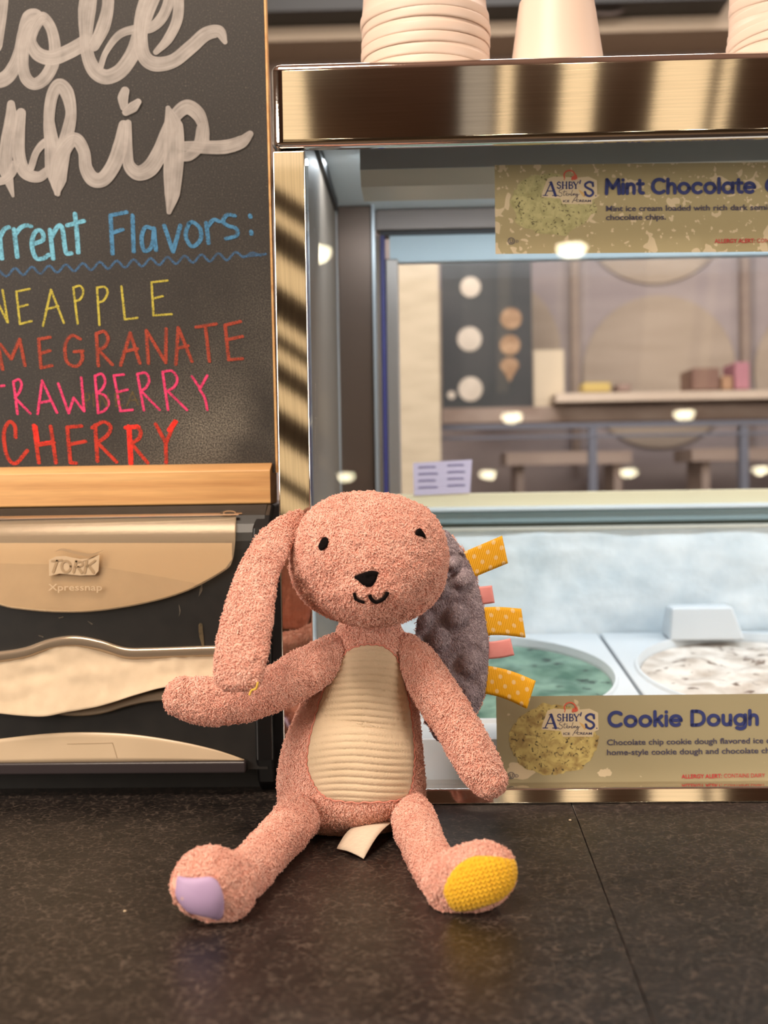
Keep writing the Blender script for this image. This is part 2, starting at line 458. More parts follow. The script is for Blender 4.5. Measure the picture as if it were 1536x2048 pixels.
m_board = noise_mat('menu_black', rgb(48, 54, 56), rgb(60, 62, 64), 5, 0.5)
root = empty('menu_board', P(972, 825, 2.95))
tag(root, 'dark menu board with round food pictures hung on the back wall', 'menu board')
attach(pbox('panel', 882, 1064, 440, 826, 2.95, 2.97, m_board), root)
m_w = noise_mat('food_white', rgb(200, 190, 174), rgb(216, 206, 190), 30, 0.6)
m_t = noise_mat('food_tan', rgb(140, 108, 78), rgb(184, 152, 120), 40, 0.6)
def dish(px, py, r, m, name, cone=False):
    c = P(px, py, 2.948); R = r*2.948/F; n = 24
    if cone:
        ring = [(0.95*R*math.cos(a), 0.95*R*math.sin(a) if math.sin(a) > 0 else 1.5*R*math.sin(a)*(1-abs(math.cos(a))**1.0)) for a in [2*math.pi*i/n for i in range(n)]]
    else: ring = [(R*math.cos(2*math.pi*i/n), R*math.sin(2*math.pi*i/n)) for i in range(n)]
    v = [(c.x+a, 2.9475, c.z+b) for a, b in ring]+[(c.x+a, 2.9495, c.z+b) for a, b in ring]
    f = [tuple(range(n))]+[(i, i+n, (i+1) % n+n, (i+1) % n) for i in range(n)]
    attach(mk(name, v, f, m, None, smooth=False), root)
for px, py, r in [(941, 574, 20), (939, 678, 24), (941, 778, 24), (903, 512, 12), (962, 512, 12), (903, 790, 8)]:
    dish(px, py, r, m_w, 'white_food_picture')
for px, py, r in [(1022, 637, 21), (1020, 690, 20)]: dish(px, py, r, m_t, 'tan_food_picture')
dish(1019, 734, 20, m_t, 'cone_picture', True)
m_paper = mat('cream_paper', rgb(205, 192, 168), 0.8)
o = pbox('wall_notice', 1068, 1128, 700, 822, 2.96, 2.965, m_paper)
tag(o, 'blank cream paper notice beside the dark menu board', 'notice')
m_brown = noise_mat('brown_wood', rgb(138, 122, 112), rgb(148, 132, 120), 6, 0.6, (1, 1, 6))
for px, lab in [(1151, 'thin brown wall post between the notice and the largest round panel'), (1492, 'thin brown wall post right of the largest round panel')]:
    o = pbox('wall_post', px-8, px+8, 330, 925, 3.26, 3.296, m_brown)
    tag(o, lab, 'post', 'brown wall posts')
m_shelf = noise_mat('shelf_cream', rgb(190, 174, 156), rgb(205, 190, 172), 4, 0.6)
o = pbox('kitchen_shelf', 1112, 1900, 780, 797, 2.82, 3.1, m_shelf)
tag(o, 'long pale shelf across the back wall holding packets', 'shelf')
zs = P(1300, 780, 2.82).z
def item(name, px0, px1, py, Y0, Y1, m, lab, cat):
    a = P(px0, py, Y0); b = P(px1, py, Y0)
    o = box(name, a.x, b.x, Y0, Y1, zs, a.z, m, None, 0.004); tag(o, lab, cat)
item('yellow_packet', 1166, 1222, 765, 2.86, 2.94, mat('yellow_pack', rgb(186, 164, 96), 0.6), 'flat yellow packet on the pale shelf', 'packet')
item('brown_carton', 1385, 1440, 736, 2.86, 3.0, mat('brown_pack', rgb(120, 92, 80), 0.7), 'tall brown carton on the pale shelf', 'carton')
item('low_carton', 1444, 1466, 752, 2.86, 3.0, mat('tan_pack', rgb(160, 126, 98), 0.7), 'small tan carton on the pale shelf', 'carton')
item('pink_carton', 1470, 1500, 724, 2.86, 2.98, mat('pink_pack', rgb(168, 116, 126), 0.7), 'pink carton on the pale shelf by the brown post', 'carton')
item('grey_packet', 1236, 1262, 768, 2.86, 2.95, mat('grey_pack', rgb(140, 118, 108), 0.7), 'small brown-grey packet beside the yellow packet', 'packet')
m_rail = mat('rail_blue', rgb(96, 100, 112), 0.5)
root = empty('railing', P(1190, 985, 2.6))
tag(root, 'slate blue metal railing in front of the back wall benches', 'railing')
attach(pbox('top_rail', 884, 1900, 842, 851, 2.6, 2.63, m_rail), root)
attach(pbox('middle_rail', 884, 1900, 866, 871, 2.6, 2.63, m_rail), root)
for px in (1187, 1490): attach(pbox('post', px-8, px+8, 852, 1100, 2.601, 2.629, m_rail), root)
m_cnt = noise_mat('kitchen_counter', rgb(138, 120, 108), rgb(162, 146, 134), 9, 0.6, (1, 1, 3))
o = pbox('kitchen_counter', 884, 1900, 808, 838, 2.9, 3.1, m_cnt)
tag(o, 'brown mottled counter ledge behind the slate blue railing', 'counter')
for px0, px1, py, lab in [(1012, 1264, 903, 'brown bench behind the left post of the railing'), (1384, 1900, 893, 'brown bench at the right behind the railing')]:
    root = empty('bench', P((px0+px1)/2, 1000, 2.8)); tag(root, lab, 'bench', 'brown benches')
    attach(pbox('seat', px0, px1, py, py+26, 2.8, 3.0, m_brown), root)
    for q in (px0+20, px1-36):
        a = P(q, py+26, 2.82); b = P(q+16, py+26, 2.82)
        attach(box('leg', a.x, b.x, 2.82, 2.98, RZ0, a.z, m_brown), root)

# ------------------------------------------------------------------ countertop
def laminate(name):
    m, nt, b = newmat(name)
    co = objcoord(nt)
    n1 = N(nt, 'ShaderNodeTexNoise'); n1.inputs['Scale'].default_value = 110; n1.inputs['Detail'].default_value = 4; n1.inputs['Distortion'].default_value = 1.4
    n2 = N(nt, 'ShaderNodeTexNoise'); n2.inputs['Scale'].default_value = 34; n2.inputs['Detail'].default_value = 5
    vo = N(nt, 'ShaderNodeTexVoronoi', feature='DISTANCE_TO_EDGE'); vo.inputs['Scale'].default_value = 190
    wp = N(nt, 'ShaderNodeMixRGB', blend_type='ADD'); wp.inputs[0].default_value = 0.0045
    nt.links.new(co, n1.inputs['Vector']); nt.links.new(co, n2.inputs['Vector'])
    nt.links.new(co, wp.inputs[1]); nt.links.new(n1.outputs['Color'], wp.inputs[2]); nt.links.new(wp.outputs[0], vo.inputs['Vector'])
    base = ramp(nt, n2.outputs['Fac'], [(0.3, rgb(18, 16, 15)), (0.7, rgb(36, 31, 29))])
    fine = ramp(nt, n1.outputs['Fac'], [(0.42, (0, 0, 0)), (0.68, (1, 1, 1))])
    vein = ramp(nt, vo.outputs['Distance'], [(0.0, (0.62,)*3), (0.07, (0.30,)*3), (0.16, (0, 0, 0))])
    mul = N(nt, 'ShaderNodeMath', operation='MULTIPLY'); nt.links.new(vein.outputs[0], mul.inputs[0]); nt.links.new(fine.outputs[0], mul.inputs[1])
    mx = N(nt, 'ShaderNodeMixRGB'); mx.inputs[2].default_value = rgb(112, 98, 88)
    nt.links.new(mul.outputs[0], mx.inputs[0]); nt.links.new(base.outputs[0], mx.inputs[1])
    nt.links.new(mx.outputs[0], b.inputs['Base Color'])
    b.inputs['Roughness'].default_value = 0.38; b.inputs['Specular IOR Level'].default_value = 0.4
    n3 = N(nt, 'ShaderNodeTexNoise'); n3.inputs['Scale'].default_value = 500; n3.inputs['Detail'].default_value = 2
    nt.links.new(co, n3.inputs['Vector']); bump(nt, b, n3.outputs['Fac'], 0.12, 0.0004)
    return m
m_lam = laminate('dark_laminate')
pA, pB = Q(1147, 1618, 0), Q(1308, 2048, 0)
def xs(y): return pA.x + (pB.x-pA.x)*(y-pA.y)/(pB.y-pA.y)
YF, YR = 0.40, 1.46
g = 0.0002
def slab(name, quad, lab):
    V = [(x, y, 0) for x, y in quad]+[(x, y, -0.04) for x, y in quad]
    Fs = [(0, 1, 2, 3), (7, 6, 5, 4)]+[(i, i+4, (i+1) % 4+4, (i+1) % 4) for i in range(4)]
    o = mk(name, V, Fs, m_lam, None, smooth=False, bevel=0.0004, segs=1)
    tag(o, lab, 'countertop'); return o
slab('countertop', [(-1.4, YF), (xs(YF)-g, YF), (xs(YR)-g, YR), (-1.4, YR)], 'dark mottled laminate countertop under the pink plush bunny, left of the seam')
slab('countertop', [(xs(YF)+g, YF), (1.5, YF), (1.5, YR), (xs(YR)+g, YR)], 'dark mottled laminate countertop section right of the thin diagonal seam')
o = box('counter_cabinet', -1.38, 1.48, 0.44, 1.44, RZ0, -0.0402, noise_mat('cabinet_brown', rgb(60, 46, 38), rgb(76, 58, 48), 5, 0.6, (1, 1, 5)))
tag(o, 'brown base cabinet carrying the dark countertop', 'cabinet')
# tiny crumbs on the laminate
m_crumb = mat('crumb', rgb(200, 180, 150), 0.8)
# ------------------------------------------------------------------ the ice cream case
m_steel_h = steel('brushed_steel_across', (0.80, 0.75, 0.70, 1), 0.05, 0.035, 0, 1.0)
m_steel_v = steel('brushed_steel_upright', (0.80, 0.75, 0.70, 1), 0.042, 0.006, 2, 1.0)
m_steel_d = noise_mat('brown_metal', rgb(96, 80, 70), rgb(108, 90, 78), 4, 0.35, (1, 1, 0.2), Metallic=0.5)
m_alu = mat('satin_aluminium', rgb(176, 182, 186), 0.35, 0.6)
m_white = mat('white_enamel', rgb(214, 222, 226), 0.45)
m_gasket = mat('black_gasket', rgb(26, 26, 28), 0.5)
m_glass = glassmat('clear_glass')
m_glass2 = glassmat('door_glass', (0.97, 0.97, 0.98, 1), 0.7)
YRR = 1.40                                   # plane of the rear doors
XL = P(549, 700, D).x; XI = P(616, 700, D).x; XR = 0.86
ZT = P(1040, 112, D).z; ZRB = P(1040, 285, D).z
case = empty('ice_cream_case', (XL, D, 0))
tag(case, 'glass-fronted ice cream case framed in brushed steel behind the plush bunny', 'display case')
def part(o): return attach(o, case)
# top rail: rounded front edges, wraps the left corner
prof = []
h = ZT-ZRB; r = 0.006
def rail_profile():
    pts = []
    for k in range(7):
        a = math.pi/2*k/6; pts.append((r-r*math.sin(a), ZRB+r-r*math.cos(a)))
    pts += [(0, ZRB+r+0.0008), (0, ZRB+r+0.004), (0, (ZRB+ZT)/2), (0, ZT-r-0.004), (0, ZT-r-0.0008)]
    for k in range(7):
        a = math.pi/2*k/6; pts.append((r-r*math.cos(a), ZT-r+r*math.sin(a)))
    return pts
rp = rail_profile()
depth = 0.045
V, Fs = [], []
rings = []
# corner turn: outline path in plan from the left side round to the front
path = []
R0 = 0.009
for k in range(9):
    a = math.pi/2*k/8
    path.append((XL+R0-R0*math.cos(a), D+R0-R0*math.sin(a), (-math.cos(a), -math.sin(a))))
path = [(XL, YRR+0.03, (-1, 0)), (XL, D+0.06, (-1, 0)), (XL, D+R0+0.001, (-1, 0))] + path + [(XL+R0+0.001, D, (0, -1)), (XL+R0+0.01, D, (0, -1)), (XL+0.3, D, (0, -1)), (XR, D, (0, -1))]
for (x, y, nrm) in path:
    ring = []
    for (dy, zz) in rp:
        ring.append((x-nrm[0]*dy, y-nrm[1]*dy, zz))
    ring = [(x-nrm[0]*depth if False else x-nrm[0]*0.008, y-nrm[1]*0.008, ZRB)] + ring + [(x-nrm[0]*0.02, y-nrm[1]*0.02, ZT)]
    rings.append(ring)
n = len(rings[0])
for rg in rings: V += rg
for i in range(len(rings)-1):
    for k in range(n-1):
        a = i*n+k; Fs.append((a, a+n, a+n+1, a+1))
part(mk('top_rail', V, Fs, m_steel_h, None))
part(box('top_panel', XL+0.012, XR, D+0.012, YRR+0.03, ZT-0.0045, ZT-0.0005, m_steel_h))
ZC = ZT-0.012
part(box('ceiling_panel', XL+0.014, XR, D+0.03, YRR+0.02, ZC, ZC+0.006, m_white))
# corner post
vv, ff = boxv(XL+0.001, XI, D+0.002, D+0.030, 0.003, ZRB-0.0015)
part(mk('corner_post', vv, ff, m_steel_v, None, bevel=0.0012, segs=3))
# bottom rail: face leans back a little
yb0, yb1 = D-0.004, D+0.012
zb1 = 0.0116
v = [(XI-0.0005, yb0, 0.0), (XR, yb0, 0.0), (XR, D+0.03, 0.0), (XI-0.0005, D+0.03, 0.0),
     (XI-0.0005, yb0+0.0040, zb1), (XR, yb0+0.0040, zb1), (XR, D+0.03, zb1), (XI-0.0005, D+0.03, zb1)]
part(mk('bottom_rail', v, boxv(0,1,0,1,0,1)[1], m_steel_h, None, bevel=0.0015))
# front glass leaning back
def gpt(x, t, off):   # t = height along the pane
    return (x, GL_O.y + t*math.sin(GL_TILT) + GL_N.y*off, zb1+0.0005 + t*math.cos(GL_TILT) + GL_N.z*off)
tt = (ZRB+0.02-zb1)/math.cos(GL_TILT)
v = [gpt(XI+0.0005, 0, 0), gpt(XR, 0, 0), gpt(XR, 0, -0.004), gpt(XI+0.0005, 0, -0.004),
     gpt(XI+0.0005, tt, 0), gpt(XR, tt, 0), gpt(XR, tt, -0.004), gpt(XI+0.0005, tt, -0.004)]
part(mk('front_glass', v, boxv(0,1,0,1,0,1)[1], m_glass, None, smooth=False))
# side glass, its gasket and the rear upright
XS_ = XL+0.016
part(box('side_liner', XS_, XS_+0.004, D+0.031, YRR-0.031, 0.02, ZC-0.001, mat('satin_liner', rgb(104, 94, 84), 0.5, 0.0)))
part(box('side_gasket', XS_-0.002, XS_+0.008, D+0.031, YRR-0.06, ZC-0.012, ZC-0.0005, m_gasket))
a = P(662, 700, YRR-0.03).x; b = P(682, 700, YRR-0.03).x; c = P(747, 700, YRR-0.03).x
part(box('side_channel', XL+0.003, a+0.002, YRR-0.030, YRR+0.02, 0.0, ZC, m_alu))
part(box('channel_strip', a-0.001, a+0.009, YRR-0.036, YRR-0.030, 0.0, ZC, mat('pale_blue_strip', rgb(166, 188, 196), 0.4)))
part(box('rear_upright', a+0.0095, c, YRR-0.030, YRR+0.02, 0.0, ZC, m_steel_d, None, 0.002))
part(box('upright_edge', c+0.0003, c+0.0035, YRR-0.034, YRR+0.0, 0.0, ZC, m_alu))
# left end panel below the side glass
part(box('end_panel', XL+0.001, XL+0.014, D+0.031, YRR+0.02, 0.0, 0.075, m_steel_v))
# interior light fixture
ya = 1.06
fx0 = P(720, 330, ya).x
zt_, zm, zl = P(1000, 300, ya).z, P(1000, 333, ya).z, P(1000, 360, ya).z
part(box('light_housing', fx0, XR, ya, ya+0.09, zm, ZC-0.0005, mat('fixture_dark', rgb(158, 160, 160), 0.5, 0.0)))
v = [(fx0, ya+0.001, zm), (XR, ya+0.001, zm), (XR, ya+0.014, zl), (fx0, ya+0.014, zl),
     (fx0, ya+0.088, zm), (XR, ya+0.088, zm), (XR, ya+0.07, zl), (fx0, ya+0.07, zl)]
f = [(0, 1, 2, 3), (4, 7, 6, 5), (3, 2, 6, 7), (0, 3, 7, 4), (1, 5, 6, 2), (0, 4, 5, 1)]
part(mk('light_lens', v, f, mat('lens_beige', rgb(190, 184, 168), 0.35), None, smooth=False))
# rear frame and sliding door
m_rfr = mat('rear_frame_bronze', rgb(120, 110, 104), 0.4, 0.5)
def rear(name, px0, px1, py0, py1, y0, y1, m, bevel=0.0): return part(pbox(name, px0, px1, py0, py1, y0, y1, m, None, bevel))
rear('rear_header', 751, 2050, 405, 446, YRR-0.01, YRR+0.02, m_rfr, 0.001)
rear('header_gasket', 760, 2050, 446.5, 457, YRR-0.004, YRR+0.02, m_gasket)
m_sil = mat('door_silver', rgb(142, 134, 128), 0.35, 0.4)
m_blue = mat('blue_seal', rgb(52, 50, 104), 0.5)
door = 'sliding_door'
dr = part(pbox('sliding_door', 779, 2050, 458, 511, YRR-0.001, YRR+0.018, mat('door_header_pale', rgb(168, 186, 194), 0.4)))
def dpart(o): o.parent = dr; o.matrix_parent_inverse = Matrix.Identity(4); return o
zr0 = P(1100, 1004, YRR).z; zd1 = P(1100, 511, YRR).z
x1, x2, x3, x4 = P(752, 700, YRR).x, P(763.5, 700, YRR).x, P(773, 700, YRR).x, P(799, 700, YRR).x
dpart(box('gap_strip', x1, x2-0.0003, YRR+0.004, YRR+0.018, zr0, P(760, 470, YRR).z, mat('inner_beige', rgb(176, 156, 138), 0.5)))
dpart(box('door_seal', x2, x3, YRR-0.003, YRR+0.016, zr0, P(768, 462, YRR).z, m_blue, None, 0.001))
dpart(box('door_stile', x3+0.0003, x4, YRR-0.004, YRR+0.018, zr0, zd1-0.0005, m_sil, None, 0.002))
dpart(box('door_glass', x4+0.0003, XR, YRR+0.006, YRR+0.010, zr0+0.0005, zd1-0.0005, m_glass2))
rear('door_bottom_rail', 776, 2050, 980, 1007, YRR-0.008, YRR+0.02, mat('sill_cream', rgb(218, 206, 172), 0.5), 0.001)
rear('sill_lip', 752, 2050, 1007.5, 1016, YRR-0.02, YRR+0.02, m_white, 0.001)
rear('sill_channel', 752, 2050, 1016.5, 1041, YRR-0.014, YRR+0.02, mat('sill_bluegrey', rgb(150, 172, 178), 0.35, 0.3), 0.002)
rear('sill_seal', 752, 2050, 1041.3, 1049, YRR-0.008, YRR+0.02, mat('sill_green', rgb(84, 92, 84), 0.5))
rear('sill_base', 752, 2050, 1049.3, 1057, YRR-0.02, YRR+0.02, mat('sill_beige', rgb(196, 194, 182), 0.5), 0.001)
# frosted inner wall
def frost(name):
    m, nt, b = newmat(name)
    nz = N(nt, 'ShaderNodeTexNoise'); nz.inputs['Scale'].default_value = 26; nz.inputs['Detail'].default_value = 6
    nt.links.new(objcoord(nt), nz.inputs['Vector'])
    r_ = ramp(nt, nz.outputs['Fac'], [(0.3, rgb(206, 220, 228)), (0.7, rgb(234, 242, 246))])
    nt.links.new(r_.outputs[0], b.inputs['Base Color']); b.inputs['Roughness'].default_value = 0.6
    bump(nt, b, nz.outputs['Fac'], 0.5, 0.006); return m
m_frost = frost('frost')
def zdeck(y): return 0.041 + (y-0.985)*(0.0315/0.395)
yw = YRR-0.012
zw1 = P(1100, 1058, yw).z
V, Fs = [], []
nx, nz_ = 150, 44
for j in range(nz_+1):
    for i in range(nx+1):
        x = XS_+0.005 + (XR-XS_-0.005)*i/nx; zz = 0.03+(zw1-0.03)*j/nz_
        q = noise.fractal(Vector((x*9, zz*14, 3)), 1.0, 2.0, 4)*0.0035
        if j == nz_: q = 0
        V.append((x, yw-0.004-q, zz + (noise.noise(Vector((x*30, 0, 9)))*0.0018 if j == nz_ else 0)))
for j in range(nz_):
    for i in range(nx):
        a0 = j*(nx+1)+i; Fs.append((a0, a0+1, a0+nx+2, a0+nx+1))
part(mk('frosted_wall', V, Fs, m_frost, None))
part(box('inner_back', XS_+0.005, XR, yw+0.001, YRR+0.02, 0.0, zw1-0.002, m_white))
# inner front wall under the deck and floor of the well
part(box('well_floor', XS_+0.005, XR, D+0.032, yw, 0.001, 0.006, m_white))
part(box('end_wall', XR+0.0005, XR+0.012, D, YRR+0.02, 0.0, ZT-0.005, m_white))

# ------------------------------------------------------------------ ice cream tubs
m_plastic = mat('white_plastic', rgb(206, 213, 218), 0.4)
m_tubw = mat('translucent_tub', rgb(190, 198, 206), 0.35)
def icecream(name, c1, c2, c3, sc):
    m, nt, b = newmat(name)
    nz = N(nt, 'ShaderNodeTexNoise'); nz.inputs['Scale'].default_value = sc; nz.inputs['Detail'].default_value = 5
    n2 = N(nt, 'ShaderNodeTexNoise'); n2.inputs['Scale'].default_value = sc*2.2; n2.inputs['Detail'].default_value = 3
    co = objcoord(nt); nt.links.new(co, nz.inputs['Vector']); nt.links.new(co, n2.inputs['Vector'])
    a = ramp(nt, nz.outputs['Fac'], [(0.35, c1), (0.62, c2)])
    k_ = ramp(nt, n2.outputs['Fac'], [(0.60, (0, 0, 0)), (0.68, (1, 1, 1))])
    mx = N(nt, 'ShaderNodeMixRGB'); mx.inputs[2].default_value = c3
    nt.links.new(k_.outputs[0], mx.inputs[0]); nt.links.new(a.outputs[0], mx.inputs[1])
    nt.links.new(mx.outputs[0], b.inputs['Base Color']); b.inputs['Roughness'].default_value = 0.6
    bump(nt, b, nz.outputs['Fac'], 0.4, 0.006); return m
m_mint = icecream('mint_ice', rgb(66, 102, 88), rgb(124, 156, 140), rgb(34, 50, 46), 26)
m_cook = icecream('cookie_ice', rgb(176, 164, 152), rgb(222, 216, 208), rgb(112, 94, 82), 34)
m_van = icecream('vanilla_ice', rgb(226, 214, 190), rgb(240, 230, 210), rgb(206, 190, 160), 30)
def tub(x0, x1, m, lab, seed):
    cx, cy = (x0+x1)/2, 1.19
    rx, ry = (x1-x0)/2-0.012, 0.165
    root = empty('ice_cream_tub', (cx, cy, zdeck(cy)-0.03)); tag(root, lab, 'ice cream tub', 'ice cream tubs in the case')
    y0, y1 = 0.978, yw-0.01
    n = 72; V = []; Fs = []
    def rect(a):
        c_, s_ = math.cos(a), math.sin(a)
        kx = ((x1-cx) if c_ > 0 else (cx-x0))/abs(c_) if abs(c_) > 1e-6 else 9
        ky = ((y1-cy) if s_ > 0 else (cy-y0))/abs(s_) if abs(s_) > 1e-6 else 9
        q = min(kx, ky); return cx+c_*q, cy+s_*q
    rings = [lambda a: (*rect(a), -0.034), lambda a: (*rect(a), -0.001), lambda a: (cx+(rect(a)[0]-cx)*0.992, cy+(rect(a)[1]-cy)*0.992, 0.0),
             lambda a: (cx+rx*1.03*math.cos(a), cy+ry*1.03*math.sin(a), 0.0), lambda a: (cx+rx*1.02*math.cos(a), cy+ry*1.02*math.sin(a), 0.003),
             lambda a: (cx+rx*1.0*math.cos(a), cy+ry*1.0*math.sin(a), 0.003), lambda a: (cx+rx*0.985*math.cos(a), cy+ry*0.985*math.sin(a), -0.004),
             lambda a: (cx+rx*0.975*math.cos(a), cy+ry*0.975*math.sin(a), -0.016)]
    for fn in rings:
        for k_ in range(n):
            x, y, dz = fn(2*math.pi*(k_+0.5)/n); V.append((x, y, zdeck(y)+dz))
    for i in range(len(rings)-1):
        for k_ in range(n):
            a_, b_ = i*n+k_, i*n+(k_+1) % n; Fs.append((a_, b_, b_+n, a_+n))
    o = attach(mk('tub_collar', V, Fs, m_plastic, None, smooth=False), root)
    V = [(cx, cy, zdeck(cy)-0.006)]; Fs = []; nr = 26
    for j in range(1, nr+1):
        q = j/nr
        for k_ in range(n):
            a_ = 2*math.pi*k_/n; x = cx+rx*0.98*q*math.cos(a_); y = cy+ry*0.98*q*math.sin(a_)
            d = noise.fractal(Vector((x*22, y*22, seed)), 1.0, 2.1, 4)*0.006*(1-q**6)
            V.append((x, y, zdeck(y)-0.006+d))
    for k_ in range(n): Fs.append((0, 1+k_, 1+(k_+1) % n))
    for j in range(nr-1):
        for k_ in range(n):
            a_, b_ = 1+j*n+k_, 1+j*n+(k_+1) % n; Fs.append((a_, a_+n, b_+n, b_))
    attach(mk('ice_cream', V, Fs, m, None), root)
    v, f = capped([(rx*0.80, 0.0075), (rx*0.86, 0.018), (rx*0.97, zdeck(cy)-0.02)], 48)
    v = [(cx+a_, cy+b_*ry/rx, zz) for a_, b_, zz in v]
    attach(mk('tub_wall', v, f, m_tubw, None), root)
tub(XS_+0.006, 0.1985, m_mint, 'white tub of green mint ice cream behind the cookie dough sign', 1)
tub(0.2025, 0.4905, m_cook, 'white tub of pale cookie ice cream right of the mint tub', 5)
tub(0.4945, 0.7825, m_van, 'white tub of vanilla ice cream beyond the right edge of the picture', 9)
# small white plastic block standing on the tub edges at the back
a = P(1335, 1262, 1.335); b = P(1486, 1262, 1.335); zt_ = P(1400, 1214, 1.335).z
zb_ = zdeck(1.335)+0.0005
v = [(a.x, 1.325, zb_), (b.x, 1.325, zb_), (b.x, 1.372, zb_+0.004), (a.x, 1.372, zb_+0.004),
     (a.x+0.004, 1.332, zt_), (b.x-0.012, 1.332, zt_), (b.x-0.012, 1.366, zt_), (a.x+0.004, 1.366, zt_)]
o = mk('plastic_block', v, boxv(0,1,0,1,0,1)[1], m_plastic, None, bevel=0.003)
tag(o, 'small white plastic block at the back edge of the cookie tub', 'block')

# ------------------------------------------------------------------ note taped to the sliding door
root = empty('paper_note', P(885, 989, YRR-0.009)); tag(root, 'small lavender paper note with two columns of blurred writing', 'note')
YN = YRR-0.0092
q = [P(826, 926, YN), P(944, 919, YN), P(940, 986, YN), P(828, 991, YN)]
v = [tuple(p) for p in q]+[(p.x, p.y+0.0006, p.z) for p in q]
attach(mk('sheet', v, [(0, 1, 2, 3), (7, 6, 5, 4)]+[(i, i+4, (i+1) % 4+4, (i+1) % 4) for i in range(4)], mat('lavender_paper', rgb(196, 184, 204), 0.8), None, smooth=False), root)
fl = Flat()
for i in range(4):
    y = 935+i*13.5
    fl.stroke([(838, y), (858, y-1), (870+4*(i % 2), y-1)], 4); fl.stroke([(896, y-4), (915, y-5), (926+3*(i % 2), y-5)], 4)
attach(fl.build('handwriting', lambda x, y, o: P(x, y, YN-0.0003), mat('grey_ink', rgb(128, 118, 148), 0.8), None), root)

# ------------------------------------------------------------------ flavour signs stuck inside the front glass
NAVY = rgb(46, 56, 112)
m_navy = mat('print_navy', NAVY, 0.5); m_ink = mat('print_slate', rgb(70, 68, 92), 0.5); m_red = mat('print_red', rgb(190, 58, 62), 0.5)
m_logo_red = mat('print_orange_red', rgb(206, 92, 72), 0.5); m_halo = mat('print_halo', rgb(206, 190, 158), 0.5)
def sign_base(name, khaki, pale, sc, lo):
    m, nt, b = newmat(name)
    co = objcoord(nt)
    n0 = N(nt, 'ShaderNodeTexNoise'); n0.inputs['Scale'].default_value = sc; n0.inputs['Detail'].default_value = 2.0; n0.inputs['Distortion'].default_value = 0.6
    n1 = N(nt, 'ShaderNodeTexNoise'); n1.inputs['Scale'].default_value = sc*3.2; n1.inputs['Detail'].default_value = 2.0
    nt.links.new(co, n0.inputs['Vector']); nt.links.new(co, n1.inputs['Vector'])
    r0 = ramp(nt, n0.outputs['Fac'], [(lo, (0, 0, 0)), (lo+0.008, (1, 1, 1))]); r1 = ramp(nt, n1.outputs['Fac'], [(lo+0.035, (0, 0, 0)), (lo+0.05, (1, 1, 1))])
    mxm = N(nt, 'ShaderNodeMath', operation='MAXIMUM'); nt.links.new(r0.outputs[0], mxm.inputs[0]); nt.links.new(r1.outputs[0], mxm.inputs[1])
    mx = N(nt, 'ShaderNodeMixRGB'); mx.inputs[1].default_value = khaki; mx.inputs[2].default_value = pale
    nt.links.new(mxm.outputs[0], mx.inputs[0]); nt.links.new(mx.outputs[0], b.inputs['Base Color']); b.inputs['Roughness'].default_value = 0.45
    return m
def scoop_mat(name, c1, c2, chip, sc):
    m, nt, b = newmat(name); co = objcoord(nt)
    n0 = N(nt, 'ShaderNodeTexNoise'); n0.inputs['Scale'].default_value = sc; n0.inputs['Detail'].default_value = 6; n0.inputs['Distortion'].default_value = 0.8
    n1 = N(nt, 'ShaderNodeTexNoise'); n1.inputs['Scale'].default_value = sc*1.7; n1.inputs['Detail'].default_value = 3; n1.inputs['Distortion'].default_value = 2.0
    nt.links.new(co, n0.inputs['Vector']); nt.links.new(co, n1.inputs['Vector'])
    a_ = ramp(nt, n0.outputs['Fac'], [(0.3, c1), (0.6, c2)]); k_ = ramp(nt, n1.outputs['Fac'], [(0.60, (0, 0, 0)), (0.64, (1, 1, 1))])
    mx = N(nt, 'ShaderNodeMixRGB'); mx.inputs[2].default_value = chip
    nt.links.new(k_.outputs[0], mx.inputs[0]); nt.links.new(a_.outputs[0], mx.inputs[1]); nt.links.new(mx.outputs[0], b.inputs['Base Color'])
    b.inputs['Roughness'].default_value = 0.5; return m
def arc(cx, cy, r, a0, a1, ry=None, n=14):
    ry = ry or r
    return [(cx+r*math.cos(math.radians(a0+(a1-a0)*i/n)), cy+ry*math.sin(math.radians(a0+(a1-a0)*i/n))) for i in range(n+1)]
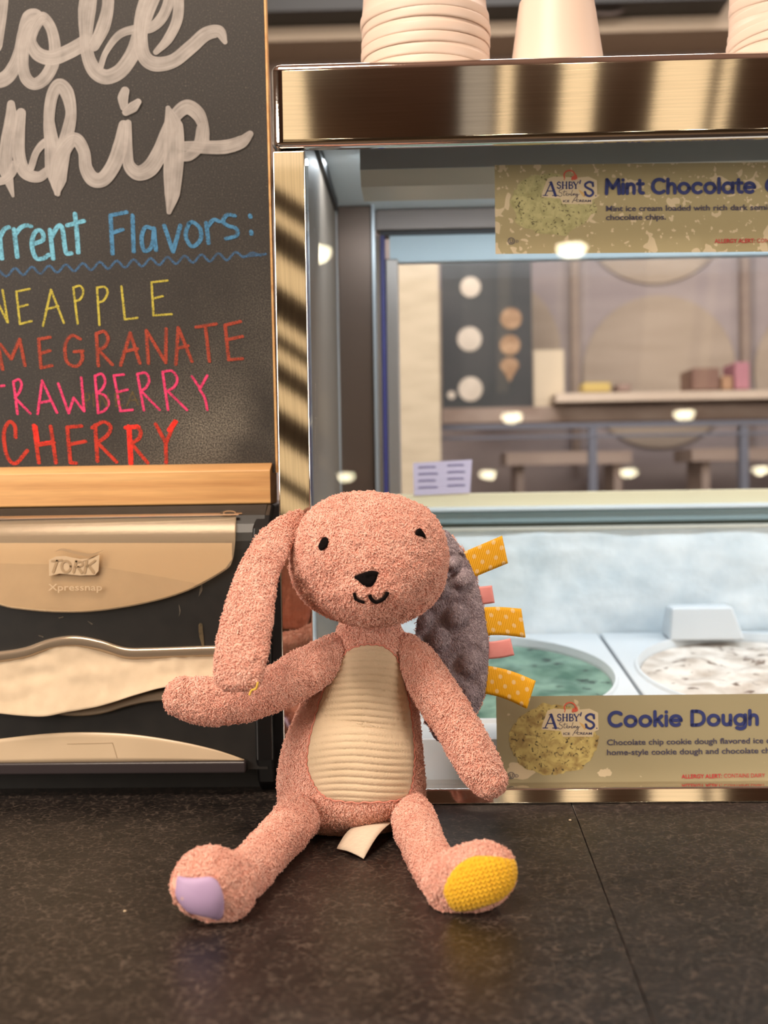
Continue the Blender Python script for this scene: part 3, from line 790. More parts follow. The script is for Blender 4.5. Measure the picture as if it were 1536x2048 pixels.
GLY = {   # rounded sans: strokes in units of the cap height, y up; (strokes, advance)
 'M': ([[(0, 0), (0.04, 1)], [(0.04, 1), (0.42, 0.38)], [(0.42, 0.38), (0.80, 1)], [(0.80, 1), (0.86, 0)]], 1.10),
 'i': ([[(0, 0), (0, 0.68)], [(0, 0.97), (0.001, 0.975)]], 0.26),
 'n': ([[(0, 0), (0, 0.68)], [(0, 0.42), (0.09, 0.61), (0.25, 0.68), (0.41, 0.60), (0.46, 0.40), (0.46, 0.0)]], 0.73),
 't': ([[(0.10, 0.92), (0.10, 0.30), (0.10, 0.16), (0.18, 0.03), (0.33, 0.02)], [(-0.05, 0.68), (0.32, 0.68)]], 0.50),
 'C': ([arc(0.46, 0.5, 0.45, 48, 312, 0.49, 22)], 1.02),
 'h': ([[(0, 0), (0, 1)], [(0, 0.42), (0.09, 0.61), (0.25, 0.68), (0.41, 0.60), (0.46, 0.40), (0.46, 0.0)]], 0.73),
 'o': ([arc(0.33, 0.34, 0.33, 0, 360, 0.34, 26)], 0.92),
 'c': ([arc(0.33, 0.34, 0.33, 48, 312, 0.34, 20)], 0.80),
 'l': ([[(0, 0), (0, 1)]], 0.26),
 'a': ([arc(0.32, 0.34, 0.32, 0, 360, 0.34, 26), [(0.65, 0.69), (0.65, 0)]], 0.92),
 'e': ([[(0.02, 0.36), (0.65, 0.36)], arc(0.33, 0.34, 0.33, 3, 310, 0.34, 22)], 0.90),
 'k': ([[(0, 0), (0, 1)], [(0.42, 0.68), (0.05, 0.30)], [(0.17, 0.42), (0.46, 0)]], 0.70),
 'D': ([[(0, 0), (0, 1)], [(0, 1), (0.28, 1.0)], [(0, 0), (0.28, 0.0)], [(0.28, 1), (0.52, 0.95), (0.70, 0.78), (0.76, 0.5), (0.70, 0.22), (0.52, 0.05), (0.28, 0)]], 1.02),
 'u': ([[(0, 0.68), (0, 0.28), (0.06, 0.09), (0.22, 0.0), (0.38, 0.07), (0.46, 0.26)], [(0.46, 0.68), (0.46, 0)]], 0.73),
 'g': ([arc(0.32, 0.34, 0.32, 0, 360, 0.34, 26), [(0.65, 0.69), (0.65, 0.0), (0.58, -0.22), (0.36, -0.31), (0.12, -0.24)]], 0.92),
 'p': ([arc(0.33, 0.34, 0.32, 0, 360, 0.34, 26), [(0, 0.69), (0, -0.30)]], 0.92),
 ' ': ([], 0.42)}
def title(fl, s, x0, y0, width, cap, wpx, slope, off):
    adv = 0; items = []
    for ch in s:
        st, a_ = GLY[ch]; items.append((st, adv)); adv += a_+0.02
    last = 0.66 if s[-1] != 'h' else 0.46
    total = adv-(GLY[s[-1]][1]+0.02)+last
    kx = width/total
    for st, ax in items:
        for ln in st:
            q = [(x0+(ax+p[0])*kx, y0-p[1]*cap+slope*(ax+p[0])*kx) for p in ln]
            if len(q) > 4 or (len(q) > 2): fl.stroke(q, wpx, n=4, off=off)
            else: fl.stroke(q, wpx, off=off)
def logo(root, x, y, s, fn, shift):
    """wordmark: tall A and S with small capitals between; (x, y) = lower left, s = scale"""
    halo = Flat()
    halo.poly([(x-4, y+3), (x-2, y-8), (x+8, y-34*s), (x+20, y-38*s), (x+70*s, y-36*s), (x+90*s, y-38*s), (x+107*s, y-30*s), (x+108*s, y+4), (x+98*s, y+8), (x+97*s, y+17*s), (x+38*s, y+17*s), (x+34*s, y+6)], 0.0002)
    attach(halo.build('logo_halo', fn, m_halo, None), root)
    f = Flat(); o = 0.0004
    def S(p, w): f.stroke([(x+a*s, y-b*s) for a, b in p], w*s, off=o)
    S([(3, 0), (15, 26)], 2.2); S([(15, 26), (24, 0)], 5.2); S([(7, 9), (20, 9)], 2.0); S([(-1, 0), (8, 0)], 1.8); S([(18, 0), (30, 0)], 1.8); S([(11, 26), (17, 26)], 1.6)
    def small(ch, ox):
        b0 = 14
        def T(p, w): S([(ox+a, b0+b) for a, b in p], w)
        if ch == 'S': T([(7, 11), (4, 13), (1, 11), (1.5, 8), (6.5, 5.5), (7, 2.5), (4, 0), (0.5, 2)], 2.2)
        if ch == 'H': T([(1.5, 0), (1.5, 13)], 2.8); T([(9, 0), (9, 13)], 2.8); T([(1.5, 6.5), (9, 6.5)], 1.3); T([(0, 0), (3.4, 0)], 1.2); T([(7.4, 0), (10.8, 0)], 1.2); T([(0, 13), (3.4, 13)], 1.2); T([(7.4, 13), (10.8, 13)], 1.2)
        if ch == 'B': T([(1.5, 0), (1.5, 13)], 2.8); T([(1.5, 13), (6, 12.6), (7.4, 10), (5.5, 7), (1.5, 6.6)], 1.8); T([(5, 6.8), (8.4, 4.5), (7.4, 1), (4.5, 0), (1.5, 0)], 2.0)
        if ch == 'Y': T([(0, 13), (4.5, 6)], 2.6); T([(9.5, 13), (4.5, 6)], 1.4); T([(4.6, 6), (4.6, 0)], 2.6); T([(-1, 13), (2, 13)], 1.2); T([(8, 13), (11, 13)], 1.2); T([(3, 0), (6.4, 0)], 1.2)
    for ch, ox in [('S', 27), ('H', 37), ('B', 50), ('Y', 60)]: small(ch, ox)
    S([(74, 30), (72.5, 24)], 2.6)
    S([(99, 19), (97.5, 25), (91, 27), (84, 23), (84, 18), (90, 14), (97, 10), (99, 4), (93, -1), (86, 1), (83, 7)], 4.6); S([(100, 27), (99.5, 19)], 1.5); S([(82.5, 0), (83, 8)], 1.5)
    f.disc(x+104.5*s, y+0.5*s, 1.3*s, off=o)
    attach(f.build('logo_wordmark', fn, m_navy, None), root)
    g_ = Flat()
    def S2(p, w): g_.stroke([(x+a*s, y-b*s) for a, b in p], w*s, off=o)
    S2([(37, 12), (33, 11), (31, 7), (36, 5), (37, 1), (33, -2), (29, 0)], 1.0)
    S2([(42, 10), (40, 1), (43, 0)], 0.9); S2([(38, 7), (47, 8)], 0.8)
    S2([(44, 2), (46, 5), (48, 3), (45, 1), (49, 0), (51, 4), (51, 1), (54, 3), (55, 0)], 0.9)
    S2([(58, 11), (55, 1), (57, 0), (60, 4), (60, 0), (63, 4), (64, 0), (67, 4), (65, 0), (68, 3), (67, -6), (63, -10), (61, -8), (68, 0), (72, 3)], 0.9)
    g_.text('ICE', x+39*s, y+13.5*s, 13*s, 4.6*s, bold=0.02, off=o); g_.text('CREAM', x+65*s, y+13*s, 30*s, 4.6*s, bold=0.02, off=o)
    g_.stroke([(x+57*s, y+14.5*s), (x+62*s, y+6*s)], 0.9, off=o)
    attach(g_.build('logo_script', fn, m_ink, None), root)
    r_ = Flat()
    cx, cy = x+52*s, y-40*s
    r_.stroke(arc(cx, cy, 11*s, 160, 372, 10*s), 2.6*s, off=o)
    r_.poly([(cx+5*s, cy+2*s), (cx+14*s, cy-2*s), (cx+16*s, cy+6*s), (cx+11*s, cy+9*s), (cx+3*s, cy+8*s)], o)
    r_.stroke([(cx-9*s, cy+4*s), (cx-11*s, cy+9*s)], 1.4*s, off=o); r_.stroke([(cx+4*s, cy+7*s), (cx+6*s, cy+10*s)], 1.2*s, off=o)
    attach(r_.build('logo_emblem', fn, m_logo_red, None), root)
    y_ = Flat(); y_.poly([(x+70*s, y-12*s), (x+80*s, y-6*s), (x+84*s, y+2*s), (x+80*s, y+3*s), (x+73*s, y-6*s)], 0.0003)
    attach(y_.build('logo_accent', fn, mat('print_amber', rgb(206, 168, 108), 0.5), None), root)
IN = -0.0062      # signs sit just behind the inner face of the pane
def sfn(x, y, o): return Gp(x, y, IN+0.0008+o)
def sign(quad, base, lab):
    c = Gp((quad[0][0]+quad[2][0])/2, quad[2][1], IN)
    root = empty('flavor_sign', c); tag(root, lab, 'sign', 'flavor signs on the case glass')
    v = [tuple(Gp(x, y, IN+0.0007)) for x, y in quad]+[tuple(Gp(x, y, IN)) for x, y in quad]
    attach(mk('card', v, [(0, 3, 2, 1), (4, 5, 6, 7)]+[(i, (i+1) % 4, (i+1) % 4+4, i+4) for i in range(4)], base, None, smooth=False), root)
    return root
random.seed(11)
def blob(cx, cy, rx, ry, n=40, amp=0.10, seed=0):
    return [(cx+rx*math.cos(a)*(1+amp*noise.noise(Vector((2.2*math.cos(a), 2.2*math.sin(a), seed)))+amp*0.7*noise.noise(Vector((7*math.cos(a), 7*math.sin(a), seed+5)))),
             cy+ry*math.sin(a)*(1+amp*noise.noise(Vector((2.2*math.cos(a), 2.2*math.sin(a), seed)))+amp*0.7*noise.noise(Vector((7*math.cos(a), 7*math.sin(a), seed+5))))) for a in [2*math.pi*i/n for i in range(n)]]
W_ = 700
# mint sign
r1 = sign([(989, 330), (1690, 323), (1690, 502), (991, 508)], sign_base('sign_khaki_pale', rgb(166, 154, 116), rgb(206, 190, 158), 62, 0.605), 'khaki Mint Chocolate flavor sign at the top of the case glass')
f = Flat(); f.poly(blob(1105, 408, 85, 61, 70, 0.16, 3), 0.0001)
attach(f.build('scoop_picture', sfn, scoop_mat('mint_print', rgb(150, 146, 100), rgb(184, 178, 128), rgb(62, 58, 38), 150), None), r1)
logo(r1, 1087, 391, 1.0, sfn, 0)
f = Flat(); title(f, 'Mint Chocolate', 1213, 387, 296, 27.5, 6.9, -0.009, 0.0004); title(f, 'Chip', 1533, 384.5, 82, 27.5, 6.9, -0.009, 0.0004)
attach(f.build('flavor_title', sfn, m_navy, None), r1)
f = Flat(); f.text('Mint ice cream loaded with rich dark semi-sweet', 1212, 422.5, 375, 11, -0.009, 0.012, 0.0004); f.text('chocolate chips.', 1212, 440, 120, 11, -0.009, 0.012, 0.0004)
attach(f.build('description_text', sfn, m_ink, None), r1)
f = Flat(); f.text('ALLERGY ALERT:', 1429, 486, 81, 8, -0.009, 0.02, 0.0004); f.text('CONTAINS DAIRY', 1514, 485.2, 88, 8, -0.009, 0.0, 0.0004)
attach(f.build('allergy_text', sfn, m_red, None), r1)
f = Flat(); f.stroke(arc(1022.5, 482, 6.4, 0, 360), 1.2, off=0.0004); f.text('U', 1019.6, 486, 6, 7.5, 0, 0.01, 0.0004); f.text('D', 1032, 485, 5, 5, 0, 0, 0.0004)
attach(f.build('kosher_mark', sfn, m_ink, None), r1)
# cookie dough sign
r2 = sign([(992, 1393), (1690, 1386), (1690, 1563), (995, 1574)], sign_base('sign_khaki_plain', rgb(160, 150, 118), rgb(198, 184, 152), 44, 0.70), 'khaki Cookie Dough flavor sign at the bottom of the case glass')
f = Flat(); f.poly(blob(1107, 1480, 88, 71, 70, 0.10, 8), 0.0001)
attach(f.build('scoop_picture', sfn, scoop_mat('dough_print', rgb(138, 112, 66), rgb(196, 178, 112), rgb(58, 46, 34), 120), None), r2)
f = Flat(); f.poly(blob(1042, 1541, 28, 18, 30, 0.2, 2), 0.00005)
attach(f.build('pale_splash', sfn, m_halo, None), r2)
f = Flat(); f.poly(blob(1210, 1546, 15, 8, 24, 0.4, 4), 0.00005)
attach(f.build('pale_splash', sfn, m_halo, None), r2)
logo(r2, 1087, 1456, 1.02, sfn, 0)
f = Flat(); title(f, 'Cookie Dough', 1218, 1452, 296, 27.5, 6.9, -0.012, 0.0004)
attach(f.build('flavor_title', sfn, m_navy, None), r2)
f = Flat(); f.text('Chocolate chip cookie dough flavored ice cream with', 1214, 1490, 402, 11, -0.012, 0.012, 0.0004); f.text('home-style cookie dough and chocolate chips.', 1214, 1510, 350, 11, -0.012, 0.012, 0.0004)
attach(f.build('description_text', sfn, m_ink, None), r2)
f = Flat(); f.text('ALLERGY ALERT:', 1363, 1557, 81, 8, -0.012, 0.02, 0.0004); f.text('CONTAINS DAIRY', 1448, 1555.6, 82, 8, -0.012, 0.0, 0.0004)
attach(f.build('allergy_text', sfn, m_red, None), r2)
f = Flat(); f.stroke(arc(1022.5, 1551, 6.4, 0, 360), 1.2, off=0.0004); f.text('U', 1019.6, 1555, 6, 7.5, 0, 0.01, 0.0004); f.text('D', 1031, 1555, 6, 6.5, 0, 0, 0.0004)
attach(f.build('kosher_mark', sfn, m_ink, None), r2)

# ------------------------------------------------------------------ paper cups on top of the case
m_cup = mat('cup_paper', rgb(212, 190, 174), 0.45)
def cup_mesh(R, h, taper, seed=0):
    """upside-down tapered paper cup with a rolled rim at the bottom"""
    pr = [(R*0.955, 0.0008), (R*0.985, 0.0), (R*0.997, 0.0008), (R, 0.002), (R*0.998, 0.0070), (R*0.992, 0.0080), (R*0.975, 0.0086)]
    n = 10
    for i in range(1, n+1): pr.append((R*0.965-(R*taper)*i/n, 0.0087+(h-0.0087)*i/n))
    top = pr[-1][0]
    pr += [(top-0.001, h+0.0006), (top-0.0025, h), (top-0.003, h-0.006), (top-0.003, h-0.007), (0.001, h-0.007)]
    V, Fs = lathe(pr, 56)
    L = (len(pr)-1)*56; Fs.append(tuple(range(L, L+56)))
    Fs = [tuple(q) for q in Fs]
    return V, Fs
V, Fs = cup_mesh(0.0528, 0.092, 0.13); me_cup = None
ORD = ['bottom', 'second', 'third', 'fourth', 'fifth', 'sixth', 'seventh']
pitch = 0.0092
def stack(cx, cy, lean, count, where, group):
    global me_cup
    for k_ in range(count):
        if me_cup is None:
            o = mk('paper_cup', V, Fs, m_cup, None); me_cup = o.data
        else:
            o = bpy.data.objects.new('paper_cup', me_cup); COL.objects.link(o)
        th = lean
        o.location = (cx-math.sin(th)*pitch*k_ + 0.0006*math.sin(k_*2.1), cy, ZT+pitch*k_*math.cos(th)+abs(math.sin(th))*0.053)
        o.rotation_euler = (0.03*math.sin(k_*1.7), -th+0.012*math.sin(k_*2.9), k_)
        which = ORD[k_]+' from the bottom' if k_ else 'bottom one'
        tag(o, 'cream upside-down paper cup, %s in stack %s' % (which, where), 'cup', group)
cy_ = 0.995
cL = P(851, 60, cy_).x
stack(cL, cy_, 0.0, 6, 'left of the single cup', 'stacked cups on the left')
cR = P(1585, 60, cy_).x
stack(cR, cy_, -0.07, 6, 'at right edge of picture', 'stacked cups on the right')
c0 = P(1114, 90, cy_)
Rm = (1212-1017)/2*cy_/F
pr = [(Rm*0.97, 0.001), (Rm*0.99, 0), (Rm, 0.0012), (Rm*0.995, 0.003), (Rm*0.96, 0.006), (Rm*0.775, 0.058), (Rm*0.77, 0.0585), (Rm*0.765, 0.060), (Rm*0.75, 0.064), (Rm*0.74, 0.0645), (Rm*0.72, 0.064), (Rm*0.71, 0.059), (0.001, 0.0585)]
v, f = lathe(pr, 64); v = [(a*(1+0.004*math.sin(40*math.atan2(b, a))) if zz > 0.058 else a, b, zz) for a, b, zz in v]
f.append(tuple(range((len(pr)-1)*64, len(pr)*64)))
o = mk('paper_cup', v, f, m_cup, None); o.location = (c0.x, cy_, ZT)
tag(o, 'single smooth cream paper cup upside down between the two stacks', 'cup')
# ------------------------------------------------------------------ napkin dispenser
YD = 0.955
def Yd(z):
    if z <= 0.200: return YD
    t = (z-0.200)/0.0265
    return YD + 0.012*min(t, 1.0)**2.2 + max(0.0, t-1)*0.07
def Df(px, py, off=0.0):
    Y = YD
    for _ in range(12):
        p = P(px, py, Y-off); Y = Yd(p.z)
    p = P(px, py, Y-off); return p
m_dblk = noise_mat('dispenser_black', rgb(24, 23, 22), rgb(32, 30, 28), 60, 0.42, detail=6)
m_dside = mat('dispenser_side_black', rgb(12, 12, 13), 0.28)
disp = empty('napkin_dispenser', (-0.29, YD+0.1, 0)); tag(disp, 'black countertop napkin dispenser with cream windows under the chalkboard', 'napkin dispenser')
def dp(o): return attach(o, disp)
DX0 = -0.50; DX1 = P(546, 1300, YD).x
def prism(prof, x0, x1):
    n = len(prof); V = [(x0, y, z) for y, z in prof]+[(x1, y, z) for y, z in prof]
    Fs = [tuple(range(n)), tuple(range(2*n-1, n-1, -1))]+[((i+1) % n, i, i+n, (i+1) % n+n) for i in range(n)]
    return V, Fs
pr = [(1.16, 0.0), (0.985, 0.0), (0.985, 0.018), (YD, 0.022)]
z = 0.19
pr += [(Yd(z_), z_) for z_ in np.linspace(0.03, 0.2262, 30)]
pr += [(0.981, 0.2342), (1.16, 0.2342)]
V, Fs = prism(pr, DX0, DX1-0.006)
dp(mk('body', V, Fs, m_dblk, None, smooth=False))
# thick black end cheek at the right
pr2 = [(1.17, 0.0), (0.975, 0.0), (0.962, 0.010), (YD-0.003, 0.03), (YD-0.004, 0.12), (YD-0.003, 0.2), (YD+0.002, 0.216), (YD+0.012, 0.226), (YD+0.03, 0.2345), (1.17, 0.2345)]
V, Fs = prism(pr2, DX1-0.0155, DX1)
dp(mk('end_cheek', V, Fs, m_dside, None, smooth=False, bevel=0.003, segs=3))
# base lip
lip_t0, lip_b0 = Df(250, 1523), Df(250, 1549)
V = []; n = 40
LT = [(-190, 1527), (0, 1527), (200, 1525), (490, 1516), (500, 1520)]
m_lip = mat('lip_plum_grey', rgb(50, 44, 46), 0.3)
za, zb2 = P(250, 1525, YD-0.006).z, P(250, 1549, YD-0.006).z
dp(box('base_lip', P(-185, 1530, YD).x, P(494, 1530, YD).x, YD-0.006, YD+0.02, zb2, za, m_lip, None, 0.002))
# windows
m_win = bpy.data.materials.new('smoke_window'); m_win.use_nodes = True
nt = m_win.node_tree; b = nt.nodes['Principled BSDF']
b.inputs['Base Color'].default_value = rgb(214, 192, 164); b.inputs['Roughness'].default_value = 0.25; b.inputs['Metallic'].default_value = 0.12
nz = N(nt, 'ShaderNodeTexNoise'); nz.inputs['Scale'].default_value = 260; nt.links.new(objcoord(nt, (1, 1, 1.6)), nz.inputs['Vector']); bump(nt, b, nz.outputs['Fac'], 0.10, 0.001)
tr = N(nt, 'ShaderNodeBsdfTransparent'); tr.inputs[0].default_value = rgb(252, 248, 240); mx = N(nt, 'ShaderNodeMixShader'); mx.inputs[0].default_value = 0.24
nt.links.new(tr.outputs[0], mx.inputs[1]); nt.links.new(b.outputs[0], mx.inputs[2]); nt.links.new(mx.outputs[0], nt.nodes['Material Output'].inputs[0])
m_nap = noise_mat('napkin_paper', rgb(202, 182, 154), rgb(212, 192, 164), 60, 0.85)
def column_mesh(xs_, top, bot, fn, rows=14):
    V, Fs = [], []
    for x in xs_:
        t_, b_ = top(x), bot(x)
        for j in range(rows+1): V.append(fn(x, t_+(b_-t_)*j/rows))
    for i in range(len(xs_)-1):
        for j in range(rows):
            a_ = i*(rows+1)+j; Fs.append((a_, a_+1, a_+rows+2, a_+rows+1))
    return V, Fs
def interp(pts):
    xs_ = [p[0] for p in pts]; ys_ = [p[1] for p in pts]
    sp = catmull([Vector((a_, b_)) for a_, b_ in pts], 10); X = np.array([p.x for p in sp]); Y = np.array([p.y for p in sp])
    o_ = np.argsort(X); X, Y = X[o_], Y[o_]
    return lambda x: float(np.interp(x, X, Y))
wb = interp([(-173, 1050), (-169, 1095), (-164, 1122), (-150, 1141), (-80, 1178), (0, 1211), (50, 1220), (120, 1225), (200, 1222), (300, 1205), (380, 1180), (450, 1141), (464, 1122), (469, 1095), (473, 1040)])
wt = lambda x: 1040-0.0185*x
xs_ = list(np.linspace(-172, 440, 60))+list(np.linspace(444, 472, 16))
V, Fs = column_mesh(xs_, wt, lambda x: max(wb(x), wt(x)+2), lambda x, y: Df(x, y, 0.0045), 18)
win = dp(mk('upper_window', V, Fs, m_win, None))
m_ = win.modifiers.new('thickness', 'SOLIDIFY'); m_.thickness = 0.0015
# folded napkins showing through it
nt_ = interp([(-172, 1150), (-60, 1128), (60, 1128), (170, 1130), (290, 1148), (380, 1164), (400, 1168)])
V, Fs = column_mesh(list(np.linspace(-150, 464, 50)), lambda x: 1086, lambda x: max(wb(x)-4, 1090), lambda x, y: Df(x, y, 0.0010), 10)
dp(mk('back_card', V, Fs, mat('window_inner', rgb(226, 204, 172), 0.7), None))
V, Fs = column_mesh(list(np.linspace(-120, 388, 40)), lambda x: nt_(x), lambda x: max(wb(x)-3, nt_(x)+1), lambda x, y: Df(x, y, 0.0026), 8)
dp(mk('napkin_stack', V, Fs, m_nap, None))
# chrome line along the top of the window and the lock on the lid
fl = Flat(); fl.stroke([(-180, 1040+3), (0, 1038), (200, 1034), (476, 1029)], 3.0)
dp(fl.build('lid_edge', lambda x, y, o: Df(x, y, 0.0062), mat('lid_chrome', rgb(200, 180, 160), 0.2, 0.8), None))
V, Fs = [], []
xs2 = np.linspace(-200, 484, 30)
for x in xs2: V += [Df(x, 1036-0.0185*x+1, 0.0012), Df(x, 1020-0.019*x, 0.0012)]
for i in range(29): Fs.append((2*i, 2*i+2, 2*i+3, 2*i+1))
dp(mk('lid_top', V, Fs, mat('lid_ledge_reflection', rgb(150, 118, 88), 0.25, 0.4), None, smooth=False))  # brown colour stands in for the pine ledge reflected in the lid
fl = Flat(); fl.disc(455, 1026, 15, 5.2)
dp(fl.build('lock', lambda x, y, o: Df(x, y, 0.0030), mat('lock_black', rgb(30, 28, 26), 0.3), None))
fl = Flat(); fl.stroke(arc(459, 1026, 12, 0, 360, 4), 2.2)
dp(fl.build('lock_ring', lambda x, y, o: Df(x, y, 0.0034), mat('lock_ring', rgb(176, 150, 120), 0.3, 0.6), None))
# embossed wordmark
m_emb = mat('emboss_tan', rgb(172, 146, 114), 0.35, 0.1); m_emb2 = mat('emboss_pale', rgb(206, 182, 150), 0.3, 0.1)
fl = Flat()
fl.poly([(98, 1120), (112, 1113), (130, 1112), (160, 1118), (185, 1117), (199, 1108), (197, 1142), (190, 1150), (160, 1151), (120, 1147), (98, 1152)])
dp(fl.build('emblem_plate', lambda x, y, o: Df(x, y, 0.0066), m_emb2, None))
fl = Flat()
fl.stroke([(111, 1103), (125, 1099), (150, 1105), (180, 1110), (206, 1101)], [1, 5, 6, 6, 1])
fl.stroke([(104, 1122), (124, 1120)], 4); fl.stroke([(114, 1122), (106, 1144)], 5)
fl.stroke(arc(132, 1133, 9, 0, 360, 11), 4.5)
fl.stroke([(152, 1122), (147, 1144)], 5); fl.stroke([(152, 1123), (163, 1124), (164, 1131), (150, 1134)], 3.6); fl.stroke([(156, 1134), (163, 1145)], 5)
fl.stroke([(173, 1122), (169, 1145)], 5); fl.stroke([(190, 1121), (174, 1133)], 4); fl.stroke([(178, 1132), (187, 1145)], 5)
dp(fl.build('emblem_letters', lambda x, y, o: Df(x, y, 0.0070), m_emb, None))
fl = Flat(); fl.text('Xpressnap', 96, 1181, 108, 13, 0.0, 0.012)
dp(fl.build('model_lettering', lambda x, y, o: Df(x, y, 0.0066), m_emb2, None))
# dispensing slot with its smooth rim
m_rim = mat('rim_plastic', rgb(176, 158, 136), 0.18, 0.55)
U_o = [(-180, 1290), (-60, 1306), (0, 1302), (50, 1294), (100, 1277), (150, 1271), (200, 1279), (250, 1294), (300, 1295), (420, 1291), (484, 1290)]
L_o = [(484, 1398), (420, 1399), (330, 1402), (290, 1406), (250, 1415), (210, 1427), (165, 1433), (120, 1431), (70, 1420), (0, 1406), (-180, 1400)]
outer = catmull([Vector(p) for p in U_o], 6)+catmull([Vector(p) for p in L_o], 6)
cxm, cym = 150.0, 1350.0
def rimfn(p, inset, off):
    # move towards the middle line of the slot
    d = Vector((0, 1)) if p.y < 1350 else Vector((0, -1))
    q = p + d*inset
    if p.x > 470: q.x -= inset*0.6
    if p.x < -166: q.x += inset*0.6
    return Df(q.x, q.y, off)
rows_ = [(0, 0.0005), (1, 0.0045), (4, 0.0062), (10, 0.0066), (18, 0.0055), (23, 0.0030), (25, 0.0008)]
V = []
for ins, off in rows_:
    V += [rimfn(p, ins, off) for p in outer]
n = len(outer); Fs = []
for i in range(len(rows_)-1):
    for k_ in range(n): Fs.append((i*n+k_, i*n+(k_+1) % n, (i+1)*n+(k_+1) % n, (i+1)*n+k_))
dp(mk('slot_rim', V, Fs, m_rim, None))
# napkin pulled half out of the slot
ut = interp([(-170, 1318), (-60, 1333), (0, 1328), (50, 1320), (100, 1304), (150, 1298), (200, 1306), (250, 1320), (300, 1321), (420, 1317), (470, 1316)])
ub = interp([(-170, 1405), (-60, 1420), (0, 1427), (80, 1433), (130, 1425), (200, 1412), (270, 1390), (330, 1374), (400, 1366), (470, 1362)])
def napfn(x, y):
    t_ = max(0.0, (y-ut(x))/max(1, ub(x)-ut(x)))
    bulge = 0.0032+0.011*t_**1.6*(1-0.35*max(0, x-150)/300) + 0.0016*noise.noise(Vector((x*0.012, y*0.03, 2))) + 0.0008*noise.noise(Vector((x*0.05, y*0.05, 7)))
    if t_ > 0.62: bulge += 0.0005*math.sin((x+y*0.5)*0.75)*math.sin((t_-0.62)/0.38*math.pi)
    return Df(x, y, bulge)
V, Fs = column_mesh(list(np.linspace(-168, 468, 130)), lambda x: ut(x)-9, ub, napfn, 26)
o = mk('paper_napkin', V, Fs, m_nap, None); m_ = o.modifiers.new('thickness', 'SOLIDIFY'); m_.thickness = 0.0006
tag(o, 'cream paper napkin hanging from the slot of the black dispenser', 'napkin')
fl = Flat(); fl.stroke([(484, 1301), (420, 1302)], 2)
# lower window
lt = interp([(-190, 1522), (-130, 1503), (-50, 1484), (0, 1478), (90, 1468), (170, 1465), (260, 1469), (350, 1482), (430, 1500), (490, 1520)])
V, Fs = column_mesh(list(np.linspace(-186, 488, 60)), lt, lambda x: 1526-0.011*max(0, x), lambda x, y: Df(x, y, 0.003), 6)
o = dp(mk('lower_window', V, Fs, noise_mat('lower_window_cream', rgb(198, 176, 146), rgb(210, 188, 158), 9, 0.28), None))
m_ = o.modifiers.new('thickness', 'SOLIDIFY'); m_.thickness = 0.0015
fl = Flat(); fl.stroke([(135, 1488), (225, 1486)], 1.3, off=0); fl.stroke([(225, 1486), (234, 1516)], 1.3)
dp(fl.build('window_crease', lambda x, y, o: Df(x, y, 0.0032), mat('crease_tan', rgb(168, 144, 114), 0.5), None))
# dried smears on the black face
m_smear = chalk('smear_pale', rgb(120, 110, 96), cover=0.5)
for p_, w_ in [([(404, 1168), (402, 1180), (398, 1192)], [1, 6, 1]), ([(358, 1210), (360, 1222), (358, 1232)], [1, 3, 1]), ([(176, 1243), (184, 1248)], [2, 3]), ([(78, 1271), (86, 1274)], [2, 3]), ([(118, 1236), (126, 1234)], [2, 2])]:
    fl = Flat(); fl.stroke(p_, w_); dp(fl.build('pale_smear', lambda x, y, o: Df(x, y, 0.0006), m_smear, None))
fl = Flat(); fl.stroke([(401, 1250), (402, 1268), (406, 1290)], [8, 9, 5])
dp(fl.build('brown_drip', lambda x, y, o: Df(x, y, 0.0008), chalk('drip_brown', rgb(104, 88, 60), cover=0.7), None))

# ------------------------------------------------------------------ chalkboard standing on the dispenser
def pine(name, axis=0):
    m, nt, b = newmat(name)
    sc_ = [26, 26, 42]; sc_[axis] = 2.6
    nz = N(nt, 'ShaderNodeTexNoise'); nz.inputs['Scale'].default_value = 1.0; nz.inputs['Detail'].default_value = 3; nz.inputs['Distortion'].default_value = 0.8
    wv = N(nt, 'ShaderNodeTexWave', wave_type='BANDS', bands_direction='Z'); wv.inputs['Scale'].default_value = 0.5; wv.inputs['Distortion'].default_value = 9; wv.inputs['Detail'].default_value = 3
    n2 = N(nt, 'ShaderNodeTexNoise'); n2.inputs['Scale'].default_value = 1.0; n2.inputs['Detail'].default_value = 5
    c = objcoord(nt, tuple(sc_)); nt.links.new(c, nz.inputs['Vector']); nt.links.new(c, wv.inputs['Vector'])
    s2 = [900, 900, 900]; s2[axis] = 40; nt.links.new(objcoord(nt, tuple(s2)), n2.inputs['Vector'])
    mx = N(nt, 'ShaderNodeMath', operation='ADD'); mu = N(nt, 'ShaderNodeMath', operation='MULTIPLY'); mu.inputs[1].default_value = 0.12
    nt.links.new(wv.outputs['Fac'], mu.inputs[0]); nt.links.new(mu.outputs[0], mx.inputs[0]); nt.links.new(nz.outputs['Fac'], mx.inputs[1])
    r_ = ramp(nt, mx.outputs[0], [(0.35, rgb(218, 176, 120)), (0.60, rgb(208, 160, 104)), (0.80, rgb(180, 130, 80))])
    d_ = ramp(nt, n2.outputs['Fac'], [(0.35, (0.9, 0.9, 0.9)), (0.6, (1, 1, 1))])
    m2 = N(nt, 'ShaderNodeMixRGB', blend_type='MULTIPLY'); m2.inputs[0].default_value = 1
    nt.links.new(r_.outputs[0], m2.inputs[1]); nt.links.new(d_.outputs[0], m2.inputs[2]); nt.links.new(m2.outputs[0], b.inputs['Base Color'])
    b.inputs['Roughness'].default_value = 0.45; return m
m_pine = pine('pine_varnished')
YBD = 1.0
Bf = lambda x, y, o=0.0: P(x, y, YBD-o)
